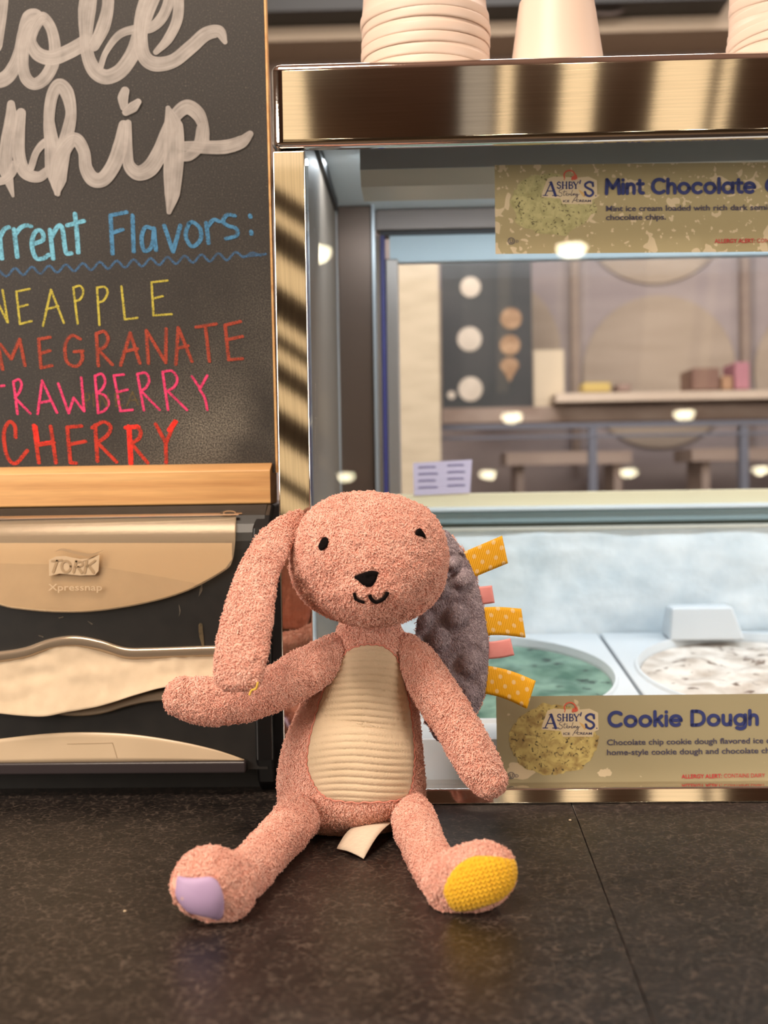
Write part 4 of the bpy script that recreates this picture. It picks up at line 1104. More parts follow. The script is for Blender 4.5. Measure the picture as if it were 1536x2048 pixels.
board = empty('chalkboard', (-0.29, YBD, 0.2345)); tag(board, 'black chalkboard listing flavors with a pine ledge, standing on the napkin dispenser', 'chalkboard')
def bp_(o): return attach(o, board)
m_brd, nt, b = newmat('chalkboard_black')
co = objcoord(nt)
n0 = N(nt, 'ShaderNodeTexNoise'); n0.inputs['Scale'].default_value = 700; n0.inputs['Detail'].default_value = 3
n1 = N(nt, 'ShaderNodeTexNoise'); n1.inputs['Scale'].default_value = 9; n1.inputs['Detail'].default_value = 4
nt.links.new(co, n0.inputs['Vector']); nt.links.new(co, n1.inputs['Vector'])
r0 = ramp(nt, n0.outputs['Fac'], [(0.42, rgb(24, 19, 16)), (0.60, rgb(36, 30, 26)), (0.74, rgb(78, 68, 60))])
# chalk dust wiped over the lower half, thickest in the lower right corner
geo = nt.nodes.new('ShaderNodeTexCoord'); sep = nt.nodes.new('ShaderNodeSeparateXYZ'); nt.links.new(geo.outputs['Object'], sep.inputs[0])
cc = Bf(470, 880); dv = N(nt, 'ShaderNodeVectorMath', operation='DISTANCE'); dv.inputs[1].default_value = tuple(cc-board.location)
dv.inputs[1].default_value = tuple(cc)
nt.links.new(geo.outputs['Object'], dv.inputs[0])
fall = ramp(nt, dv.outputs['Value'], [(0.0, (0.70,)*3), (0.04, (0.46,)*3), (0.085, (0.18,)*3), (0.17, (0.05,)*3), (0.30, (0, 0, 0))])
n3 = N(nt, 'ShaderNodeTexNoise'); n3.inputs['Scale'].default_value = 1000; n3.inputs['Detail'].default_value = 4
nt.links.new(co, n3.inputs['Vector'])
q_ = ramp(nt, n3.outputs['Fac'], [(0.42, (0, 0, 0)), (0.62, (1, 1, 1))]); q1 = ramp(nt, n1.outputs['Fac'], [(0.38, (0.15,)*3), (0.62, (1, 1, 1))])
a1 = N(nt, 'ShaderNodeMath', operation='MULTIPLY'); a2 = N(nt, 'ShaderNodeMath', operation='MULTIPLY')
nt.links.new(q_.outputs[0], a1.inputs[0]); nt.links.new(q1.outputs[0], a1.inputs[1]); nt.links.new(a1.outputs[0], a2.inputs[0]); nt.links.new(fall.outputs[0], a2.inputs[1])
mx = N(nt, 'ShaderNodeMixRGB'); mx.inputs[2].default_value = rgb(186, 176, 158)
nt.links.new(a2.outputs[0], mx.inputs[0]); nt.links.new(r0.outputs[0], mx.inputs[1]); nt.links.new(mx.outputs[0], b.inputs['Base Color'])
b.inputs['Roughness'].default_value = 0.5; bump(nt, b, n0.outputs['Fac'], 0.12, 0.0005)
def slab2(name, quad, Y0, Y1, m, bev=0.0):
    v = [tuple(P(x, y, Y0)) for x, y in quad]
    v += [(a_, Y1, c_) for a_, _, c_ in v]
    return mk(name, v, [(0, 3, 2, 1), (4, 5, 6, 7)]+[(i, (i+1) % 4, (i+1) % 4+4, i+4) for i in range(4)], m, None, smooth=bool(bev), bevel=bev)
bp_(slab2('writing_panel', [(-420, -90), (525, -90), (551, 945), (-420, 965)], YBD, YBD+0.006, m_brd))
bp_(slab2('edge_strip', [(525.6, -90), (529, -90), (556, 945), (551.6, 945)], YBD-0.0006, YBD+0.010, m_pine))
# pine ledge with a chamfered top
Y0 = 0.985
zb, zt = P(300, 1008, Y0).z, P(300, 942, Y0).z
xr = P(541, 970, Y0).x
pr = [(1.03, zb), (Y0, zb), (Y0, zt), (Y0+0.012, zt+0.0055), (1.03, zt+0.0055)]
pr = [(1.03, 0.2348), (Y0+0.001, 0.2348), (Y0, 0.2358), (Y0, zt-0.0012), (Y0+0.001, zt), (Y0+0.0135, zt+0.0052), (1.03, zt+0.0052)]
V, Fs = prism(pr, -0.50, xr)
tilt = math.radians(0.35)
led = mk('ledge', V, Fs, m_pine, None, smooth=True, bevel=0.0006, segs=2); bp_(led)
# ---- lettering
m_chw = chalk('chalk_white', rgb(180, 172, 166), True, 0.68)
m_chb = chalk('chalk_sky', rgb(104, 170, 194), False, 1.0, 500); m_chb2 = chalk('chalk_blue', rgb(64, 122, 162), False, 0.95, 500)
m_chw2 = chalk('chalk_navy', rgb(58, 98, 136), False, 0.75, 600)
m_chy = chalk('chalk_yellow', rgb(190, 176, 66), False, 0.8, 700); m_cho = chalk('chalk_rust', rgb(164, 62, 38), False, 0.8, 600)
m_chp = chalk('chalk_pink', rgb(224, 56, 110), False, 0.9, 600); m_chr = chalk('chalk_red', rgb(190, 48, 26), False, 0.85, 600)
m_chr2 = chalk('chalk_bright_red', rgb(250, 40, 20), False, 1.0, 500); m_ghost = chalk('chalk_ghost', rgb(112, 92, 52), False, 0.45, 500)
strokes = [
 ([(3, -40), (-2, 20), (-12, 90)], 34),
 ([(-30, 168), (8, 158), (28, 134), (38, 100), (44, 62), (56, 34), (70, 28), (84, 34)], [26, 30, 28, 20, 16, 24, 22, 14]),
 ([(84, 36), (58, 52), (47, 90), (46, 130), (52, 156), (68, 168), (88, 158), (104, 132), (110, 100), (104, 62), (90, 38), (80, 38), (66, 62), (62, 84), (76, 108), (104, 116), (136, 104), (172, 84)], [20, 24, 26, 22, 24, 24, 26, 26, 24, 22, 22, 24, 22, 22, 28, 30, 30, 30]),
 ([(182, -40), (174, 20), (172, 70), (176, 112), (190, 142), (212, 154), (238, 144), (258, 120), (272, 92), (283, 54), (300, 8), (322, -36)], [34, 36, 26, 26, 30, 30, 30, 30, 30, 30, 30, 28]),
 ([(214, -36), (216, 10), (206, 54), (188, 92)], [26, 24, 28, 22]),
 ([(200, 138), (212, 104), (238, 70), (272, 58), (300, 56), (322, 38), (336, 8), (342, -30)], [12, 12, 16, 18, 20, 22, 22, 22]),
 ([(300, -20), (285, 30), (281, 74), (288, 112), (310, 128), (346, 122), (382, 94), (412, 68), (438, 64), (450, 84)], [30, 30, 28, 28, 30, 28, 28, 28, 26, 10]),
 ([(352, -40), (357, 0), (354, 40), (336, 78), (312, 104)], [22, 22, 22, 20, 12]),
 ([(22, 208), (22, 240), (14, 284), (10, 330), (16, 356), (26, 392)], [16, 26, 26, 30, 22, 6]),
 ([(42, 226), (38, 268), (38, 312), (50, 344), (76, 354), (98, 340)], [20, 24, 26, 26, 22, 18]),
 ([(-20, 360), (4, 362), (20, 350), (30, 330)], [20, 16, 18, 20]),
 ([(62, 336), (74, 302), (94, 284), (112, 296)], [14, 14, 18, 20]),
 ([(116, 388), (108, 340), (104, 290), (98, 240), (104, 192), (118, 170), (134, 186), (142, 224), (136, 262), (124, 310), (116, 360), (114, 386)], [10, 36, 30, 22, 24, 26, 28, 22, 26, 32, 34, 12]),
 ([(110, 352), (120, 312), (138, 284), (154, 280), (168, 304), (172, 336), (186, 358), (206, 358), (226, 332), (240, 294), (247, 250)], [22, 34, 30, 26, 24, 26, 30, 30, 30, 30, 20]),
 ([(256, 246), (256, 296), (258, 330), (276, 346), (300, 336), (320, 304), (336, 262), (352, 230), (374, 214), (396, 228), (408, 256), (411, 282)], [14, 18, 24, 30, 34, 32, 28, 26, 30, 28, 20, 16]),
 ([(404, 256), (398, 290), (380, 310), (362, 314)], [22, 24, 22, 18]),
 ([(362, 292), (400, 294), (448, 294), (482, 284), (500, 268)], [18, 26, 28, 26, 14]),
 ([(336, 216), (346, 252), (348, 300), (346, 350), (344, 390), (338, 424)], [10, 40, 42, 38, 30, 10]),
 ([(250, 182), (246, 196), (248, 214)], [18, 22, 16]), ([(252, 224), (266, 214), (276, 204)], [16, 22, 14]),
]
fl = Flat(); fl.climb = 0.00005
for i, (p_, w_) in enumerate(strokes): fl.stroke(p_, w_, n=10, off=0.0002+0.00006*i)
o = bp_(fl.build('chalk_title', Bf, m_chw, None)); o['label'] = 'broad white brushed chalk script'
Z = lambda pts: [(a_/2.4774, 420+b_/2.4774) for a_, b_ in pts]
def letters(name, m, wz, items, lab, smooth_over=3, dup=0.0):
    fl = Flat(); i = 0
    for it in items:
        fl.stroke(Z(it), wz/2.4774, smooth=len(it) >= smooth_over+1, off=0.0002+0.00002*(i % 12)); i += 1
        if dup: fl.stroke(Z([(a_+dup, b_+dup*0.4) for a_, b_ in it]), wz/2.4774*0.8, smooth=len(it) >= smooth_over+1, off=0.0002+0.00002*(i % 12)); i += 1
    o = bp_(fl.build(name, Bf, m, None)); o['label'] = lab
letters('chalk_heading', m_chb, 20, [[(-4, 120), (8, 240)], [(0, 130), (20, 95), (42, 85)], [(68, 95), (84, 232)], [(76, 118), (100, 88), (128, 76), (152, 80)],
    [(166, 168), (212, 146), (204, 104), (172, 110), (156, 170), (176, 236), (212, 240), (240, 222)], [(246, 98), (262, 240)], [(254, 134), (284, 82), (306, 86), (318, 170), (328, 214), (352, 214)],
    [(370, 18), (380, 120), (386, 210)], [(332, 76), (414, 54)]], 'sky blue chalk letters', dup=5)
letters('chalk_heading', m_chb2, 18, [[(546, 28), (556, 216)], [(546, 26), (626, 10)], [(552, 114), (606, 96)], [(655, 26), (661, 206)],
    [(756, 92), (718, 86), (700, 140), (714, 202), (750, 178), (762, 92)], [(762, 90), (766, 150), (772, 198)], [(812, 76), (856, 206)], [(856, 206), (892, 76)],
    [(934, 66), (918, 126), (950, 180), (992, 146), (990, 92), (956, 60), (934, 66)], [(1020, 62), (1032, 164)], [(1026, 84), (1056, 48), (1086, 56)],
    [(1162, 28), (1124, 24), (1104, 56), (1130, 78), (1170, 92), (1170, 126), (1118, 142)], [(1238, 26), (1239, 34)], [(1243, 106), (1244, 118)]], 'mid blue chalk letters', dup=5)
wav = []
x = -10; i = 0
while x < 1300:
    yb = 312 - x*0.073; wav.append((x, yb+(18 if i % 2 else -18)*(1 if x < 1180 else 0.5))); x += 42; i += 1
letters('chalk_underline', m_chw2, 12, [wav, [(1200, 232), (1318, 218)]], 'wavy dark blue chalk underline')
letters('chalk_flavor', m_chy, 10, [[(-30, 420), (36, 556)], [(12, 396), (38, 556)], [(80, 404), (98, 565)], [(80, 404), (146, 391)], [(90, 481), (136, 469)], [(98, 565), (156, 550)],
    [(212, 575), (252, 395)], [(252, 395), (316, 560)], [(228, 492), (288, 476)], [(362, 384), (384, 562)], [(362, 384), (396, 376), (412, 404), (398, 440), (374, 452)],
    [(480, 384), (492, 570)], [(480, 384), (520, 382), (532, 410), (514, 446), (488, 458)], [(601, 378), (618, 542)], [(618, 542), (680, 534)],
    [(750, 358), (760, 522)], [(750, 358), (830, 349)], [(756, 440), (806, 426)], [(760, 522), (850, 516)]], 'yellow chalk letters', dup=2.5)
letters('chalk_flavor', m_cho, 15, [[(-6, 690), (12, 790)], [(0, 664), (54, 738)], [(54, 738), (96, 640)], [(96, 640), (122, 770)], [(190, 640), (202, 782)], [(190, 640), (246, 630)], [(196, 712), (246, 696)], [(202, 782), (256, 770)],
    [(396, 638), (354, 622), (322, 668), (330, 750), (376, 774), (406, 740), (404, 704)], [(366, 702), (410, 698)], [(476, 612), (486, 772)], [(476, 612), (516, 602), (534, 640), (516, 678), (486, 692)], [(486, 692), (556, 766)],
    [(596, 770), (644, 608)], [(644, 608), (692, 760)], [(612, 702), (680, 686)], [(734, 760), (724, 596)], [(724, 596), (820, 756)], [(820, 756), (822, 588)], [(870, 765), (882, 582)], [(882, 582), (950, 750)], [(880, 684), (930, 672)],
    [(970, 580), (1070, 564)], [(1016, 574), (1036, 750)], [(1114, 570), (1132, 742)], [(1114, 570), (1190, 552)], [(1124, 642), (1200, 626)], [(1132, 742), (1200, 736)]], 'rust red chalk letters', dup=4)
letters('chalk_flavor', m_chp, 12, [[(-20, 876), (20, 870)], [(66, 850), (86, 1010)], [(66, 850), (94, 840), (106, 866), (96, 900), (74, 930)], [(74, 930), (150, 1008)], [(186, 1010), (208, 846)], [(208, 846), (282, 1004)], [(192, 956), (252, 944)],
    [(288, 860), (340, 1006)], [(340, 1006), (364, 930)], [(364, 930), (416, 996)], [(416, 996), (402, 830)], [(470, 822), (486, 1006)], [(470, 822), (504, 812), (520, 848), (506, 886), (480, 906)], [(480, 906), (520, 920), (538, 956), (518, 992), (486, 1006)],
    [(564, 820), (596, 996)], [(564, 820), (612, 815)], [(580, 902), (632, 890)], [(596, 996), (656, 990)], [(680, 812), (712, 992)], [(680, 812), (722, 808), (738, 844), (722, 880), (698, 896)], [(698, 896), (790, 990)],
    [(805, 802), (832, 990)], [(805, 802), (852, 798), (878, 838), (862, 876), (830, 896)], [(830, 896), (926, 990)], [(950, 824), (990, 882)], [(1026, 820), (988, 888)], [(988, 888), (1014, 930), (1026, 990)]], 'bright pink chalk letters', dup=2.5)
letters('chalk_remnant', m_ghost, 9, [[(420, 910), (428, 975)], [(420, 910), (440, 912), (442, 938), (424, 944)], [(462, 912), (466, 972)], [(492, 975), (500, 915)], [(500, 915), (530, 972)], [(530, 972), (536, 912)], [(570, 912), (576, 972)], [(570, 912), (604, 908)], [(572, 940), (600, 938)], [(576, 972), (608, 968)], [(628, 972), (656, 902)], [(656, 902), (686, 966)], [(640, 944), (676, 940)]], 'half wiped brownish chalk letters')
letters('chalk_flavor', m_chr, 17, [[(76, 1126), (72, 1070), (44, 1050), (18, 1106), (32, 1212), (74, 1256), (134, 1192)], [(165, 1066), (192, 1252)], [(250, 1072), (276, 1252)], [(180, 1166), (266, 1152)],
    [(332, 1076), (348, 1252)], [(332, 1076), (402, 1070)], [(338, 1162), (422, 1146)], [(348, 1252), (376, 1254)], [(470, 1066), (482, 1244)], [(456, 1078), (510, 1050), (546, 1072), (530, 1116), (482, 1152)], [(482, 1152), (576, 1248)],
    [(680, 1076), (696, 1098), (686, 1132), (650, 1156)], [(650, 1156), (730, 1252)], [(770, 1060), (820, 1152)], [(866, 1046), (822, 1152)], [(820, 1152), (822, 1252)]], 'red chalk letters', dup=4)
letters('chalk_flavor', m_chr2, 19, [[(636, 1072), (646, 1254)], [(622, 1078), (680, 1072)], [(195, 1160), (250, 1152)], [(170, 1070), (180, 1140)], [(836, 1090), (866, 1046)]], 'brightest red chalk strokes', dup=8)
# ------------------------------------------------------------------ the plush bunny
def plushmat(name, cols, rough=1.0):
    m, nt, b = newmat(name)
    g_ = nt.nodes.new('ShaderNodeNewGeometry')
    nz = N(nt, 'ShaderNodeTexNoise'); nz.inputs['Scale'].default_value = 60; nz.inputs['Detail'].default_value = 3
    nt.links.new(objcoord(nt), nz.inputs['Vector'])
    ad = N(nt, 'ShaderNodeMath', operation='ADD'); mu = N(nt, 'ShaderNodeMath', operation='MULTIPLY'); mu.inputs[1].default_value = 0.5
    nt.links.new(g_.outputs['Random Per Island'], mu.inputs[0]); nt.links.new(mu.outputs[0], ad.inputs[0])
    m2 = N(nt, 'ShaderNodeMath', operation='MULTIPLY'); m2.inputs[1].default_value = 0.5; nt.links.new(nz.outputs['Fac'], m2.inputs[0]); nt.links.new(m2.outputs[0], ad.inputs[1])
    r_ = ramp(nt, ad.outputs[0], [(0.2, cols[0]), (0.5, cols[1]), (0.8, cols[2])])
    nt.links.new(r_.outputs[0], b.inputs['Base Color']); b.inputs['Roughness'].default_value = rough
    b.inputs['Specular IOR Level'].default_value = 0.1
    b.inputs['Sheen Weight'].default_value = 0.12; b.inputs['Sheen Roughness'].default_value = 0.5
    return m
m_pink = plushmat('pink_terry', [rgb(228, 164, 146), rgb(242, 186, 166), rgb(250, 206, 190)])
m_grey = plushmat('grey_minky', [rgb(150, 136, 146), rgb(168, 154, 162), rgb(190, 176, 182)])
def nrm(v):
    l = np.linalg.norm(v, axis=1, keepdims=True); l[l == 0] = 1; return v/l
def loft(path, seg=40, n=9, endcap=True):
    """path: (centre Vector, r_side, r_depth); ellipse sections, side axis in the picture plane"""
    cs = catmull([p[0] for p in path], n); ra = catmull([Vector((p[1], p[2], 0)) for p in path], n)
    V, Fs = [], []
    L = len(cs); fr = []
    for i in range(L):
        t = (cs[min(i+1, L-1)]-cs[max(i-1, 0)]).normalized()
        s = t.cross(Vector((0, 1, 0)))
        s = s.normalized() if s.length > 1e-5 else Vector((1, 0, 0))
        d = s.cross(t).normalized(); fr.append((t, s, d))
    rings = []
    def ring(c, s, d, a, b): rings.append([c+s*(a*math.cos(2*math.pi*k/seg))+d*(b*math.sin(2*math.pi*k/seg)) for k in range(seg)])
    t, s, d = fr[0]; a, b = ra[0].x, ra[0].y; m_ = min(a, b)
    for q in (80, 62, 44, 28, 13):
        q = math.radians(q); ring(cs[0]-t*m_*math.sin(q), s, d, a*math.cos(q), b*math.cos(q))
    for c, (t, s, d), r_ in zip(cs, fr, ra): ring(c, s, d, r_.x, r_.y)
    t, s, d = fr[-1]; a, b = ra[-1].x, ra[-1].y; m_ = min(a, b)
    for q in (13, 28, 44, 62, 80):
        q = math.radians(q); ring(cs[-1]+t*m_*math.sin(q), s, d, a*math.cos(q), b*math.cos(q))
    for r_ in rings: V += r_
    for i in range(len(rings)-1):
        for k in range(seg):
            a, b = i*seg+k, i*seg+(k+1) % seg; Fs.append((a, b, b+seg, a+seg))
    V.append(sum(rings[0], Vector())/seg); V.append(sum(rings[-1], Vector())/seg); n0 = len(V)
    for k in range(seg):
        Fs.append((n0-2, (k+1) % seg, k)); o_ = (len(rings)-1)*seg; Fs.append((n0-1, o_+k, o_+(k+1) % seg))
    return V, Fs
def ellipsoid(c, a, b, h, seg=36, rng=22, rot=None, pw=2.0):
    V, Fs = [], []
    M = rot or Matrix.Identity(3)
    for i in range(rng+1):
        ph = -math.pi/2+math.pi*i/rng
        for k in range(seg):
            th = 2*math.pi*k/seg
            def sg(v): return math.copysign(abs(v)**(2/pw), v)
            V.append(Vector(c)+M @ Vector((a*sg(math.cos(ph))*sg(math.cos(th)), b*sg(math.cos(ph))*sg(math.sin(th)), h*sg(math.sin(ph)))))
    for i in range(rng):
        for k in range(seg):
            p, q = i*seg+k, i*seg+(k+1) % seg; Fs.append((p, q, q+seg, p+seg))
    return V, Fs
def fuse(parts, voxel=0.0016, smooth=6, zmin=0.0006):
    """union of closed shapes as one continuous smooth mesh -> (verts array, faces array, normals array)"""
    V, Fs = join(parts)
    me = bpy.data.meshes.new('tmp'); me.from_pydata(V, [], Fs); o = bpy.data.objects.new('tmp', me); COL.objects.link(o)
    r_ = o.modifiers.new('r', 'REMESH'); r_.mode = 'VOXEL'; r_.voxel_size = voxel
    s_ = o.modifiers.new('s', 'SMOOTH'); s_.factor = 0.5; s_.iterations = smooth
    dg = bpy.context.evaluated_depsgraph_get(); dg.update()
    m2 = bpy.data.meshes.new_from_object(o.evaluated_get(dg))
    v = np.array([tuple(q.co) for q in m2.vertices]); nn = np.array([tuple(q.vector) for q in m2.vertex_normals])
    f = [tuple(p.vertices) for p in m2.polygons]
    bpy.data.objects.remove(o); bpy.data.meshes.remove(me); bpy.data.meshes.remove(m2)
    v[:, 2] = np.maximum(v[:, 2], zmin)
    return v, f, nn
def lumpy(v, nn, amp=0.0009, sc=150, amp2=0.0016, sc2=42):
    d = np.array([amp*noise.fractal(Vector(p)*sc, 1.0, 2.0, 3)+amp2*noise.noise(Vector(p)*sc2) for p in v])
    return v+nn*d[:, None]
def inside(poly, x, y):
    c = False; j = len(poly)-1
    for i in range(len(poly)):
        xi, yi = poly[i][0], poly[i][1]; xj, yj = poly[j][0], poly[j][1]
        if (yi > y) != (yj > y) and x < (xj-xi)*(y-yi)/(yj-yi)+xi: c = not c
        j = i
    return c
def tufted(name, v, f, nn, mat_, parent, density, length, thick, seed, nap=(0, 0, 0), napw=0.0, skip=(), rise=0.0009, droop=0.35, flow=120):
    """plush pile: short curled yarn ends rooted all over the cloth, in the same mesh as the cloth"""
    rng = np.random.default_rng(seed)
    tri = []
    for q in f:
        for i in range(1, len(q)-1): tri.append((q[0], q[i], q[i+1]))
    tri = np.array(tri); A, B, C_ = v[tri[:, 0]], v[tri[:, 1]], v[tri[:, 2]]
    ar = 0.5*np.linalg.norm(np.cross(B-A, C_-A), axis=1); n = int(ar.sum()*1e6*density)
    pick = rng.choice(len(tri), n, p=ar/ar.sum())
    a = rng.random(n); b = rng.random(n); k = a+b > 1; a[k] = 1-a[k]; b[k] = 1-b[k]
    p = A[pick]+(B-A)[pick]*a[:, None]+(C_-A)[pick]*b[:, None]
    N_ = nrm(nn[tri[pick, 0]]*(1-a-b)[:, None]+nn[tri[pick, 1]]*a[:, None]+nn[tri[pick, 2]]*b[:, None])
    keep = np.ones(n, bool)
    cpos = np.array([0, 0, CAMZ]); away = ((p-cpos)*N_).sum(1) > 0.25*np.linalg.norm(p-cpos, axis=1)
    thin = rng.random(n) < 0.55; keep &= ~(away & thin)          # thinner pile on the back, pressed against the glass
    if skip:
        Rm = np.array(IROT)
        c = (p-cpos) @ Rm.T; X = CX+F*c[:, 0]/-c[:, 2]; Y = CY-F*c[:, 1]/-c[:, 2]
        facing = ((p-cpos)*N_).sum(1) < 0
        for poly in skip:
            xs_ = [q[0] for q in poly]; ys_ = [q[1] for q in poly]
            cand = np.where((X > min(xs_)) & (X < max(xs_)) & (Y > min(ys_)) & (Y < max(ys_)) & facing)[0]
            for i in cand:
                if inside(poly, X[i], Y[i]): keep[i] = False
    p, N_ = p[keep], N_[keep]; n = len(p)
    fl_ = np.array([tuple(noise.noise_vector(Vector(q)*flow)) for q in p])
    T = rng.normal(size=(n, 3))*0.55 + np.array(nap)*napw + fl_*1.6; T -= N_*(T*N_).sum(1)[:, None]; T = nrm(T)
    S = np.cross(N_, T)
    Ln = length*(0.6+0.8*rng.random(n)); W = thick*(0.7+0.6*rng.random(n)); bend = rng.normal(size=n)*0.5
    stray = np.where(rng.random(n) < 0.07, 1.7, 1.0)
    M = 4; verts = np.empty((n, M, 3, 3))
    for j in range(M):
        t = j/(M-1)
        up = rise*stray*(1+0.5*(rng.random(n)-0.5))*math.sin(min(1.0, t*1.25)*math.pi*0.80)*1.25-0.0003
        c = p + N_*up[:, None] + T*(Ln*(t-0.15*t*t))[:, None]*0.9 + S*(Ln*bend*t*t*0.6)[:, None]
        w_ = W*(0.75+0.45*math.sin(math.pi*min(1, t+0.15)))*(0.55 if j == M-1 else 1)
        for k_ in range(3):
            an = 2*math.pi*k_/3+0.5
            verts[:, j, k_, :] = c + S*(w_*math.cos(an))[:, None]*0.5 + N_*(w_*math.sin(an))[:, None]*0.5
    verts = verts.reshape(-1, 3); verts[:, 2] = np.maximum(verts[:, 2], 0.0004)
    base = np.arange(n)[:, None]*(M*3) + len(v)
    quads = []
    for j in range(M-1):
        for k_ in range(3):
            q = np.array([j*3+k_, j*3+(k_+1) % 3, (j+1)*3+(k_+1) % 3, (j+1)*3+k_]); quads.append(base+q)
    quads = np.concatenate(quads); caps = base+np.array([(M-1)*3, (M-1)*3+1, (M-1)*3+2])
    fl_q = [q for q in f if len(q) == 4]; fl_t = [q for q in f if len(q) == 3]
    Q4 = np.concatenate([np.array(fl_q).reshape(-1, 4), quads]) if fl_q else quads
    T3 = np.concatenate([np.array(fl_t).reshape(-1, 3), caps]) if fl_t else caps
    allv = np.concatenate([v, verts])
    me = bpy.data.meshes.new(name)
    me.vertices.add(len(allv)); me.vertices.foreach_set('co', allv.astype(np.float32).ravel())
    loops = np.concatenate([Q4.ravel(), T3.ravel()]).astype(np.int32); me.loops.add(len(loops)); me.loops.foreach_set('vertex_index', loops)
    starts = np.concatenate([np.arange(len(Q4))*4, len(Q4)*4+np.arange(len(T3))*3]).astype(np.int32)
    me.polygons.add(len(starts)); me.polygons.foreach_set('loop_start', starts)
    me.polygons.foreach_set('use_smooth', [True]*len(starts))
    me.update(calc_edges=True); me.validate()
    me.materials.append(mat_)
    o = bpy.data.objects.new(name, me); COL.objects.link(o)
    if parent is not None: attach(o, parent)
    return o
def bvh_of(v, f): return BVHTree.FromPolygons([tuple(p) for p in v], f)
def hit(bvh, px, py):
    d = ray(px, py).normalized(); loc, n_, _, _ = bvh.ray_cast(Vector((0, 0, CAMZ)), d)
    if loc is None:
        # off the silhouette: nearest point of the surface
        best = None
        c = Vector((0, 0, CAMZ))+d*0.83
        loc, n_, _, _ = bvh.find_nearest(c)
    if n_.dot(d) > 0: n_ = -n_
    return loc, n_
def patch(name, outline, bvh, m_, parent, off, rings=18, edge=None, relief=None, dense=4, relax=0):
    """cloth piece sewn on a plush surface: the outline laid over the body, with raised middle and tucked edge"""
    out = catmull([Vector((p[0], p[1])) for p in outline], dense, closed=True)
    cx = sum(p.x for p in out)/len(out); cy = sum(p.y for p in out)/len(out); n = len(out)
    V, Fs, U = [], [], []
    def put(x, y, q):
        loc, n_ = hit(bvh, x, y)
        e = off*(1-q**8) if edge is None else off*(1-q**8)+edge*q**8
        h = e + (relief(x, y, q) if relief else 0)
        V.append(loc+n_*h); U.append(((x-cx)/100, (y-cy)/100))
    put(cx, cy, 0)
    for j in range(1, rings+1):
        q = j/rings
        for p in out: put(cx+(p.x-cx)*q, cy+(p.y-cy)*q, q)
    for k in range(n): Fs.append((0, 1+(k+1) % n, 1+k))
    for j in range(rings-1):
        for k in range(n):
            a, b = 1+j*n+k, 1+j*n+(k+1) % n; Fs.append((a, b, b+n, a+n))
    o = mk(name, V, Fs, m_, None, uv=U)
    if relax: q_ = o.modifiers.new('relax', 'SMOOTH'); q_.iterations = relax; q_.factor = 0.5
    s_ = o.modifiers.new('thickness', 'SOLIDIFY'); s_.thickness = 0.0008; s_.offset = -1
    o.parent = parent
    if parent: o.matrix_parent_inverse = parent.matrix_world.inverted() if False else Matrix.Translation(bunny.location).inverted()
    return o
def sub(o, parentpart):
    """child of a part whose own world matrix is the identity"""
    o.parent = parentpart; o.matrix_parent_inverse = Matrix.Identity(4); return o
S_ = lambda r, Y: r*Y/F
bunny = empty('plush_bunny', (P(705, 1640, 0.88).x, 0.88, 0)); tag(bunny, 'pink terry plush bunny with cream belly, sitting on the dark countertop', 'plush toy')

# ---- torso
YT = 0.878
rows = [(1236, 740, 54, 0.75), (1262, 739, 66, 0.75), (1290, 739, 82, 0.75), (1330, 736, 96, 0.76), (1390, 727, 110, 0.78), (1450, 717, 126, 0.80), (1510, 707, 140, 0.82),
        (1560, 703, 147, 0.84), (1600, 702, 144, 0.84), (1626, 704, 128, 0.80), (1640, 706, 100, 0.74)]
path = [(P(cx, py, YT-0.006*(py > 1500)), S_(hw, YT), S_(hw*k, YT)) for py, cx, hw, k in rows]
tv, tf = loft(path, 56, 6)
tV, tF, tN = fuse([(tv, tf)], 0.0018, 8)
torso_bvh = bvh_of(tV, tF); tV = lumpy(tV, tN, 0.0005, 150, 0.0007, 42)
BELLY = [(745, 1290), (772, 1296), (795, 1322), (810, 1375), (820, 1430), (826, 1500), (824, 1550), (815, 1588), (790, 1600), (740, 1604), (690, 1603), (652, 1594), (630, 1570), (616, 1530), (621, 1480), (638, 1415), (662, 1350), (690, 1308), (716, 1293)]
torso = tufted('torso', tV, tF, tN, m_pink, bunny, 1.7, 0.0028, 0.00052, 1, skip=[BELLY], nap=(0, 0, -1), napw=0.7)
m_cord, nt, b = newmat('cream_corduroy')
nz = N(nt, 'ShaderNodeTexNoise'); nz.inputs['Scale'].default_value = 900; nz.inputs['Detail'].default_value = 3
n2 = N(nt, 'ShaderNodeTexNoise'); n2.inputs['Scale'].default_value = 30
nt.links.new(objcoord(nt), nz.inputs['Vector']); nt.links.new(objcoord(nt), n2.inputs['Vector'])
r_ = ramp(nt, n2.outputs['Fac'], [(0.3, rgb(194, 172, 142)), (0.7, rgb(210, 188, 158))]); nt.links.new(r_.outputs[0], b.inputs['Base Color'])
b.inputs['Roughness'].default_value = 0.95; b.inputs['Sheen Weight'].default_value = 0.2; bump(nt, b, nz.outputs['Fac'], 0.5, 0.0008)
def cord(x, y, q):
    yy = y + 5.0*((x-722)/100)**2*-1 + 2.2*math.sin(x*0.035+y*0.01)
    w_ = abs(math.sin(math.pi*yy/13.4))
    return 0.0017*w_**0.42*(1-q**20)
patch('belly_panel', BELLY, torso_bvh, m_cord, bunny, 0.0019, rings=90, edge=0.0008, relief=cord, dense=12)
